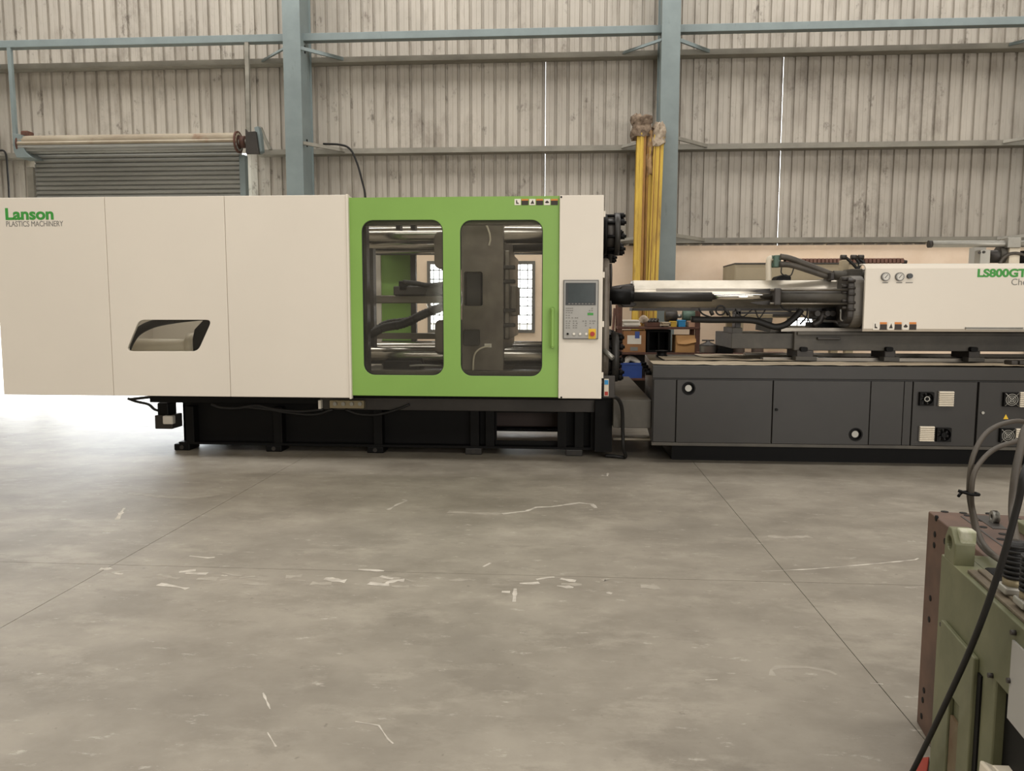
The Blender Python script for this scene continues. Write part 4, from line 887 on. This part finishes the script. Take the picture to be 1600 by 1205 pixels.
plate('frame', [(x0, zs2), (x1, zs2), (x1, zs1-.04), (x0, zs1-.04)], [[(x0+.03, zs2+.03), (x1-.03, zs2+.03), (x1-.03, zs1-.07), (x0+.03, zs1-.07)]], KY0+.05, KY0+.38, black, o); MB().box(x0+.01, x1-.01, KY0+.38, KY0+.4, zs2, zs1-.04).build('back', black, o); MB().box(x0+.15, x0+.16, KY0+.06, KY0+.38, zs2+.03, zs1-.07).build('divider', black, o)
# blue crate
x0, x1 = XX(971, 578, KY0), XX(1003, 578, KY0); h = ZZ(987, 567, KY0)-zs3; bc = thing('plastic_crate', ((x0+x1)/2, KY0+.2, zs3), 'blue plastic crate on the lowest shelf of the rack', 'crate')
for bx in ((x0, x1, KY0, KY0+.012), (x0, x1, KY0+.36, KY0+.372), (x0, x0+.012, KY0+.012, KY0+.36), (x1-.012, x1, KY0+.012, KY0+.36)): MB().box(*bx, zs3, zs3+h).build('side', blue, bc)
MB().box(x0+.012, x1-.012, KY0+.012, KY0+.36, zs3, zs3+.012).build('bottom', blue, bc); plate('rim', [(x0-.012, KY0-.012), (x1+.012, KY0-.012), (x1+.012, KY0+.384), (x0-.012, KY0+.384)], [[(x0+.01, KY0+.01), (x1-.01, KY0+.01), (x1-.01, KY0+.36), (x0+.01, KY0+.36)]], zs3+h-.025, zs3+h, blue, bc, axis='z')
rag = MB(); rnd = random.Random(5)
tag(MB().tube([(x0+.05, KY0+.1, zs3+h-.02), (x0+.1, KY0+.1, zs3+h+.05), (x0+.18, KY0+.12, zs3+h+.03), (x0+.24, KY0+.12, zs3+h-.02)], .04, 8).build('paper_bundle', papw), 'crumpled white paper in the blue crate', 'paper')
# goods on the upper shelf
def slabs(name, px0, px1, zb, n, t, mt, label, cat, Y0=KY0+.03, d=.3, seed=0):
    rnd = random.Random(seed); r = thing(name, ((XX(px0, 510, Y0)+XX(px1, 510, Y0))/2, Y0+d/2, zb), label, cat)
    for i in range(n):
        a = rnd.uniform(-.03, .03); x0, x1 = XX(px0, 510, Y0)+a, XX(px1, 510, Y0)+a*.5
        MB().box(x0, x1, Y0+rnd.uniform(-.02, .02), Y0+d, zb+i*t, zb+(i+1)*t-.001).build('sheet', mt, r)
slabs('paper_stack', 973, 1000, zs1, 5, .018, papw, 'untidy stack of white papers on the left of the rack', 'papers', seed=1)
x0, x1, z0, z1 = rect(1011, 504, 1032, 511, KY0); o = thing('parts_tray', ((x0+x1)/2, KY0+.2, zs1), 'red-brown tray of small parts on the rack', 'tray')
plate('tray', [(x0, KY0+.03), (x1, KY0+.03), (x1, KY0+.35), (x0, KY0+.35)], [[(x0+.012, KY0+.042), (x1-.012, KY0+.042), (x1-.012, KY0+.338), (x0+.012, KY0+.338)]], zs1, zs1+.06, rust, o, axis='z'); MB().box(x0, x1, KY0+.03, KY0+.35, zs1, zs1+.006).build('tray_floor', rust, o)
for i in range(3): MB().tube([(x0+.03+i*.04, KY0+.08, zs1+.06), (x0+.07+i*.04, KY0+.15, zs1+.1), (x0+.1+i*.03, KY0+.25, zs1+.06)], .02, 7).build('loose_part', castd, o)
tag(MB().tube([(XX(1006, 505, KY0), KY0+.42, zs1+.05), (XX(1010, 505, KY0), KY0+.42, zs1+.11), (XX(1016, 505, KY0), KY0+.42, zs1+.06)], .045, 9).build('wrapped_bundle', ragw), 'grey wrapped bundle beside the papers on the rack', 'bundle')
slabs('paper_stack', 1034, 1047, zs1, 4, .016, paperm, 'small tan stack of papers beside the red-brown tray', 'papers', seed=2)
for (a, c, h_, mt, lb, nm) in ((1049, 1058, .075, yellow, 'small yellow and brown tin on the rack', 'tin'), (1061, 1072, .09, cyan, 'bright blue small box on the rack', 'small_box'), (1077, 1089, .08, mat('pinkish_card', (196, 158, 132), .8), 'pinkish small carton at the right end of the rack', 'small_box')):
    x0, x1 = XX(a, 505, KY0), XX(c, 505, KY0); o = thing(nm, ((x0+x1)/2, KY0+.12, zs1), lb, 'box'); MB().box(x0, x1, KY0+.04, KY0+.2, zs1, zs1+h_*.8).build('body', mt, o, .004); MB().box(x0-.004, x1+.004, KY0+.036, KY0+.204, zs1+h_*.8, zs1+h_).build('lid', mt, o, .003)
def motorish(px, py, mt, label, nm):
    c = at(px, py, KY0+.15); zb = zs1; o = thing(nm, (c.x, KY0+.3, zb), label, 'machine part')
    MB().box(c.x-.08, c.x+.08, KY0+.24, KY0+.4, zb, zb+.02).build('foot', mt, o); MB().cyl((c.x-.08, KY0+.32, zb+.14), (c.x+.08, KY0+.32, zb+.14), .075, n=14).build('motor_body', mt, o); MB().box(c.x-.03, c.x+.03, KY0+.29, KY0+.35, zb+.018, zb+.09).build('neck', mt, o); MB().cyl((c.x+.08, KY0+.32, zb+.14), (c.x+.14, KY0+.32, zb+.14), .025, n=10).build('shaft', galv, o)
motorish(1051, 491, castd, 'dark grey motor at the back of the rack shelf', 'electric_motor'); motorish(1079, 491, teal, 'teal painted motor at the back of the rack shelf', 'electric_motor')
# brown stick leaning against the plaster
b = MB(); p0 = fl_at(957, 600); tag(MB().tube([Vector((XX(955, 530, 11.0), 11.6, 0)), Vector((XX(961, 480, 11.9), 12.0, ZZ(960, 482, 11.9)))], .02, 6).build('wooden_stick', rust), 'thin red-brown stick leaning left of the rack', 'stick')
# bench behind the injection base carrying pot and wedge
ty0, ty1 = 9.6, 10.1; bxa, bxb = XX(1098, 552, ty0), XX(1240, 552, ty0); btz = ZZ(1150, 553, ty0)
bt = thing('work_bench', ((bxa+bxb)/2, ty0, 0), 'low steel bench hidden behind the injection base carrying a lidded pot', 'bench')
MB().box(bxa, bxb, ty0, ty1, btz-.03, btz).build('bench_top', rust, bt)
for x in (bxa+.03, bxb-.07):
    for y in (ty0+.03, ty1-.07): MB().box(x, x+.04, y, y+.04, 0, btz-.03).build('leg', rust, bt)
c = at(1106, 545, ty0+.2); o = thing('lidded_pot', (c.x, ty0+.2, btz), 'round grey pot with conical lid and bar handle', 'pot')
MB().lathe([(.09, 0), (.105, .01), (.105, .085), (.11, .09)], (c.x, ty0+.2, btz), 20).build('pot_body', galv, o); MB().lathe([(.112, .09), (.11, .1), (.03, .135), (.02, .15)], (c.x, ty0+.2, btz), 20).build('lid', castd, o); MB().cyl((c.x-.075, ty0+.2, btz+.155), (c.x+.075, ty0+.2, btz+.155), .009, n=8).build('handle', castd, o)
x0, x1, z0, z1 = rect(1122, 522, 1146, 552, ty0+.05); o = thing('black_guard', ((x0+x1)/2, ty0+.2, btz), 'black slanted sheet-metal guard beside the lidded pot', 'guard')
MB().prism([(x0, btz), (x1, btz), (x1, z1), (x0+.05, z1-.06)], 'y', ty0+.05, ty0+.35).build('body', black, o, .004); MB().prism([(x0+.05, z1-.06), (x1, z1), (x1, z1+.008), (x0+.05, z1-.052)], 'y', ty0+.04, ty0+.36).build('lip', char2, o)
for i, px in enumerate((1152, 1182)):
    c = at(px, 545, ty0+.1); o = thing('steel_can', (c.x, ty0+.42, btz), ['open grey steel can beside the black guard', 'open grey steel can at the right of the bench'][i], 'can'); MB().lathe([(.07, 0), (.075, .005), (.075, .13), (.08, .135), (.08, .145), (.07, .145)], (c.x+.06, ty0+.3, btz), 18).build('can_body', galv, o)
# beige machine behind the barrel
gy = 10.8; x0, x1, z0, z1 = rect(1147, 413, 1345, 497, gy)
bm_ = thing('beige_machine', ((x0+x1)/2, gy+.4, 0), 'beige cabinet machine on legs behind the injection barrel', 'machine')
MB().box(x0, x1, gy, gy+.8, z0, z1).build('housing', bgm, bm_, .006)
zmid = ZZ(1250, 440, gy); MB().box(x0+.01, x1-.01, gy-.01, gy, zmid+.02, z1-.05).build('upper_panel', bgm, bm_, .003); MB().box(x0+.01, x1-.4, gy-.01, gy, z0+.03, zmid-.01).build('lower_panel', bgm, bm_, .003)
MB().box(x0, x1, gy-.014, gy+.8, z1, z1+.02).build('top_edge', char2, bm_)
x0b, x1b, z0b, z1b = rect(1207, 490, 1245, 495, gy); MB().box(x0b, x1b, gy-.012, gy, z0b, z1b+.02).build('louvre', castd, bm_)
for x in (x0+.05, x1-.15):
    for y in (gy+.05, gy+.65): MB().box(x, x+.1, y, y+.1, 0, z0).build('leg', bgm, bm_)
cz = ZZ(1300, 411, gy); xa, xb = XX(1232, 407, gy), XX(1419, 407, gy); dc = thing('drag_chain', ((xa+xb)/2, gy+.3, z1+.02), 'brown ribbed cable chain lying on top of the beige machine', 'cable chain')
n = 30; lk = None; wd = (xb-xa)/n
for i in range(n):
    if lk is None: lk = MB().box(xa, xa+wd*.78, gy+.1, gy+.25, z1+.02, z1+.085).build('chain_link', brownch, dc, .008)
    else: clone(lk, (wd*i, 0, 0))
MB().box(xa, xb, gy+.12, gy+.23, z1+.022, z1+.07).build('chain_core', rust, dc)
MB().cyl((xb, gy+.17, z1+.04), (xb+.05, gy+.17, z1+.03), .03, n=10).build('chain_end', castd, dc)
# ================================================================== FOREGROUND MOULD
TH = math.radians(8)
C0 = fl_at(1447, 1275)                                   # far lower left corner of the green block
u = Vector((-math.sin(TH), -math.cos(TH), 0)); v = Vector((math.cos(TH), -math.sin(TH), 0))   # u towards the viewer, v to the right
md = thing('injection_mould', (0, 0, 0), 'pale green steel mould with rust-brown end plate in the right foreground', 'mould')
def face(px, py, off=0.):
    """reading on the left face (offset off outwards) -> local (s along u, z)"""
    d = fwd*FPX + rgt*(px-800) + upv*(602.5-py); o = C0-v*off
    t = (o-POS).dot(v)/d.dot(v); p = POS+d*t-C0; return p.dot(u), p.z
def loc(s, t, z): return Vector((t, -s, z))              # local frame: x = v, y = -u
ztop = face(1471.5, 866)[1]
def lbox(s0, s1, t0, t1, z0, z1): return MB().box(t0, t1, -s1, -s0, z0, z1)
hA, hZ = (lambda p: (p-C0))(fl_at(1432, 1128)), 0
sBP = hA.dot(u); tBP = hA.dot(v)
print('MOULD', sBP, tBP, ztop)
# green body as slabs so the dark slot and pocket are real
sP, zP = face(1556, 1065)
sQ = sP+.5
pk = [(-sQ, 0.04), (-sP, .04), (-sP, zP), (-sQ, zP-.0)]
plate('mould_body', [(-1.3, 0), (0, 0), (0, ztop), (-1.3, ztop)], [[(-sQ, .08), (-sP, .08), (-sP, zP), (-sQ, zP)]], 0.0, .06, moldg, md, .004, axis='x')
lbox(0, 1.3, .06, tBP, 0, ztop).build('mould_core', moldg, md)
MATS['pocket'] = black
lbox(sP+.002, sQ-.002, .02, .0595, .082, zP-.002).build('pocket_back', black, md)
# proud side plate with slot
sA, zA = face(1479, 972); sB, zB = face(1521, 1026); 
q = lambda px, py: (lambda a: (-a[0], a[1]))(face(px, py, .012))
poly = [q(1470, 968), q(1522, 1022), q(1514, 1205), q(1446, 1205)]
poly = [(poly[0][0], poly[0][1]), (poly[1][0], poly[0][1]), (poly[1][0], .01), (poly[0][0], .01)]
n0, n1 = q(1483, 1084), q(1498, 1100)
sp_ = plate('side_plate', poly, [[(n1[0], .03), (n0[0], .03), (n0[0], n0[1]), (n1[0], n0[1])]], -.012, 0, moldg, md, .003, axis='x')
lbox(-n0[0]+.004, -n1[0]-.004, -.008, -.001, .03, n0[1]-.05).build('slot_strip', mat('worn_green', (116, 108, 80), .6, c2=(104, 80, 58), scale=8), md)
lbox(-poly[1][0]+.003, -poly[1][0]+.022, -.004, .001, .01, poly[0][1]-.03).build('joint_gap', black, md)
for px, py in ((1475, 976), (1517, 1026), (1587, 989), (1551, 1056), (1581, 1064)):
    s_, z_ = face(px, py); MB().cyl(loc(s_, -.009, z_), loc(s_, .0, z_), .0055, n=8).build('cap_screw', castd, md)
s0, z0 = face(1585, 1000); s1, z1 = face(1640, 1120); MB().box(-.004, 0, -s0-.22, -s0, z0-.16, z0).build('name_plate', panelg, md)
# lifting lug
ls0, ls1 = .02, .09; lz = ztop+.082
lg = plate('lifting_lug', [(-ls1, ztop-.002), (-ls0+.0, ztop-.002), (-ls0, lz-.03), (-ls0-.02, lz), (-ls1+.03, lz), (-ls1, lz-.03)], [circ(-(ls0+ls1)/2+.004, ztop+.044, .017, 16)], .0, .045, moldg, md, .003, axis='x')
lbox(ls0+.035, ls1-.002, .012, .047, lz-.034, lz+.002).build('worn_corner', mat('chipped_white', (190, 188, 170), .6, scale=30, c2=(150, 154, 120)), lg, .004)
# rust-brown plate standing proud behind the green block
def up_at(px, py):                                        # height of the far top corner above its floor point
    d = fwd*FPX + rgt*(px-800) + upv*(602.5-py); base = C0+u*sBP+v*tBP; k = (base-POS).dot(fwd)/d.dot(fwd); return (POS+d*k).z
ztB = up_at(1455, 790)
bpl = lbox(sBP, 1.3, tBP, 1.0, 0, ztB).build('end_plate', rustf, md, .004)
def onz(px, py, z): q = fl_at(px, py, z)-C0; return q.dot(u), q.dot(v)
def fb(px, py):
    d = fwd*FPX + rgt*(px-800) + upv*(602.5-py); o = C0+v*tBP; t = (o-POS).dot(v)/d.dot(v); p = POS+d*t-C0; return p.dot(u), p.z
for px, py in ((1463, 810), (1461, 835), (1460, 852), (1477, 846), (1454, 935), (1452, 968), (1444, 1079), (1442, 1094), (1440, 1119)):
    s_, z_ = fb(px, py); MB().cyl(loc(s_, tBP-.002, z_), loc(s_, tBP+.004, z_), .009, n=12).build('bolt_hole', black, bpl)
for px, py in ((1476, 800), (1505, 802), (1512, 806), (1535, 814), (1536, 824), (1567, 835), (1564, 843), (1546, 803), (1590, 812)):
    s_, t_ = onz(px, py, ztB); MB().cyl((t_, -s_, ztB-.002), (t_, -s_, ztB+.0015), .011, n=10).build('bolt_hole', black, bpl)
_, tS = onz(1498, 804, ztB); lbox(sBP+.05, 1.3, tS-.003, tS+.003, ztB-.001, ztB+.0012).build('seam', castd, bpl)
(sa, ta), (sb, tb) = onz(1532, 806, ztB), onz(1575, 828, ztB)
lbox(min(sa, sb), max(sa, sb), min(ta, tb)-.02, max(ta, tb), ztB-.001, ztB+.0016).build('spring_pocket', castd, bpl)
sprg = MB(); sm_, (t0_, t1_) = (sa+sb)/2, (min(ta, tb), max(ta, tb))
sprg.cyl((t0_+.01, -sm_, ztB+.014), (t1_-.005, -sm_, ztB+.014), .01, n=10)
k_ = 8
for i in range(k_): sprg.ring((t0_+.012+(t1_-t0_-.03)*i/k_, -sm_, ztB+.016), (1, 0, 0), .009, .019, .007, 12)
sprg.build('return_spring', galv, bpl)
(sa, ta) = onz(1596, 835, ztB); lbox(sa-.05, sa+.08, ta, ta+.15, ztB-.001, ztB+.03).build('core_block', moldg, bpl, .004)
# top ledge, hydraulic block and ribbed connectors on the green block
lbox(.14, 1.3, .012, tBP-.03, ztop, ztop+.008).build('top_strip', mat('dirty_steel', (120, 110, 92), .6, .2, c2=(84, 74, 60), scale=10), md, .002)
lbox(.15, 1.3, .03, tBP-.045, ztop+.008, ztop+.014).build('top_strip', mat('dirty_steel', (120, 110, 92)), md, .002)
hb_s = .2
lbox(hb_s-.06, hb_s+.1, tBP-.07, tBP-.003, ztop, ztB+.03).build('hydraulic_block', black, md, .008)
for k_ in range(3): MB().cyl((tBP-.035, -(hb_s-.03+.045*k_), ztB+.03), (tBP-.035, -(hb_s-.03+.045*k_), ztB+.05), .014, n=8).build('block_fitting', castd, md)
for px, py in ((1571, 925), (1597, 948), (1628, 975)):
    s_, t_ = onz(px, py, ztop+.014); t_ = min(max(t_, .045), tBP-.03)
    bsn = lbox(s_-.024, s_+.024, t_-.024, t_+.024, ztop+.014, ztop+.03).build('connector_base', galv, md, .004)
    MB().cyl((t_, -s_, ztop+.03), (t_, -s_, ztop+.045), .02, n=6).build('connector_nut', mat('dull_brass', (150, 138, 110)), md)
    rb = MB(); rb.cyl((t_, -s_, ztop+.045), (t_, -s_, ztop+.125), .016, n=14)
    for i in range(7): rb.ring((t_, -s_, ztop+.047+i*.011), (0, 0, 1), .012, .022, .006, 14)
    rb.build('ribbed_hose_end', blackr, md)
SC1, SC2 = onz(1571, 925, ztop+.014)
# move the mould to its place
md.location = C0; md.rotation_euler = (0, 0, -TH)
def W(s, t, z): return C0+u*s+v*t+Vector((0, 0, z))
# hoses looping above the mould
def hose(P, r_, label):
    tag(MB().tube(P, r_, 10, 8).build('mould_hose', hosem), label, 'hose', None)
hose([W(hb_s-.03, tBP-.035, ztB+.045), at(1531, 850, 1.98), at(1518, 800, 2.02), at(1514, 762, 2.0), at(1520, 715, 2.0), at(1540, 678, 2.02), at(1572, 661, 2.05), at(1606, 662, 2.1), at(1650, 700, 2.15), at(1670, 800, 2.15), W(.1, .5, ztop+.05)], .0062, 'upper dusty hose looping off the mould top')
hose([W(hb_s+.015, tBP-.035, ztB+.045), at(1537, 850, 1.94), at(1521, 800, 2.0), at(1518, 770, 1.98), at(1524, 735, 1.98), at(1548, 706, 2.0), at(1580, 692, 2.03), at(1610, 690, 2.06), at(1660, 740, 2.12), at(1668, 830, 2.12), W(.2, .52, ztop+.05)], .0062, 'lower dusty hose looping beside the upper one off the mould top')
hose([W(SC1, min(max(SC2, .045), tBP-.03), ztop+.12), at(1588, 850, 1.78), at(1582, 800, 1.88), at(1586, 745, 1.9), at(1594, 705, 1.92), at(1606, 665, 1.95), at(1650, 640, 2.0), at(1720, 700, 2.1), W(.3, .68, ztop+.02)], .009, 'thick hose rising at the right edge of the picture')
def off_face(px, py, o_): a_ = face(px, py, o_); return W(a_[0], -o_, a_[1])
tag(MB().tube([fl_at(1380, 1290, .008), off_face(1426, 1205, .05), off_face(1470, 1115, .05), off_face(1520, 1005, .05), off_face(1560, 895, .05), off_face(1590, 790, .04), off_face(1604, 730, .03), at(1640, 690, 1.6), at(1700, 760, 1.75), W(.5, .6, ztB+.01)], .0062, 10, 8).build('long_cable', blackr), 'long black cable slanting across the mould down to the floor', 'cable')
tie = at(1516, 772, 1.98); tag(MB().tube([tie+Vector((-.03, 0, .008)), tie+Vector((-.005, -.014, .002)), tie+Vector((.018, -.006, 0)), tie+Vector((.012, .02, 0)), tie+Vector((-.012, .016, 0)), tie+Vector((-.028, 0, -.006))], .004, 6).build('wire_tie', black), 'black wire tie binding the two looping hoses', 'tie')
# cream box and red plate at the mould's foot
a = face(1535, 1192); s_ = a[0]
o = thing('cream_case', W(s_+.1, -.17, 0), 'cream plastic case standing beside the mould at the picture bottom', 'case')
zt = at(1545, 1190, 1.55).z; cc = at(1556, 1215, 1.55)
ORG[o.name] = Vector((cc.x, 1.5, 0)); o.location = ORG[o.name]
MB().prism([(cc.x-.045, 0), (cc.x+.06, 0), (cc.x+.06, zt-.02), (cc.x+.0, zt-.012), (cc.x-.03, zt)], 'y', 1.42, 1.56).build('case_body', creamp, o, .006)
MB().box(cc.x-.01, cc.x+.05, 1.43, 1.55, zt-.022, zt-.006).build('case_lid', creamp, o, .003)
rp = [fl_at(1424, 1202), fl_at(1438, 1190), fl_at(1452, 1188), fl_at(1446, 1230), fl_at(1420, 1230)]
tag(MB().prism([(p.x, p.y) for p in rp], 'z', 0, .012).build('red_plate', redfloor, None, .003), 'red-oxide steel plate on the floor at the foot of the mould', 'plate')
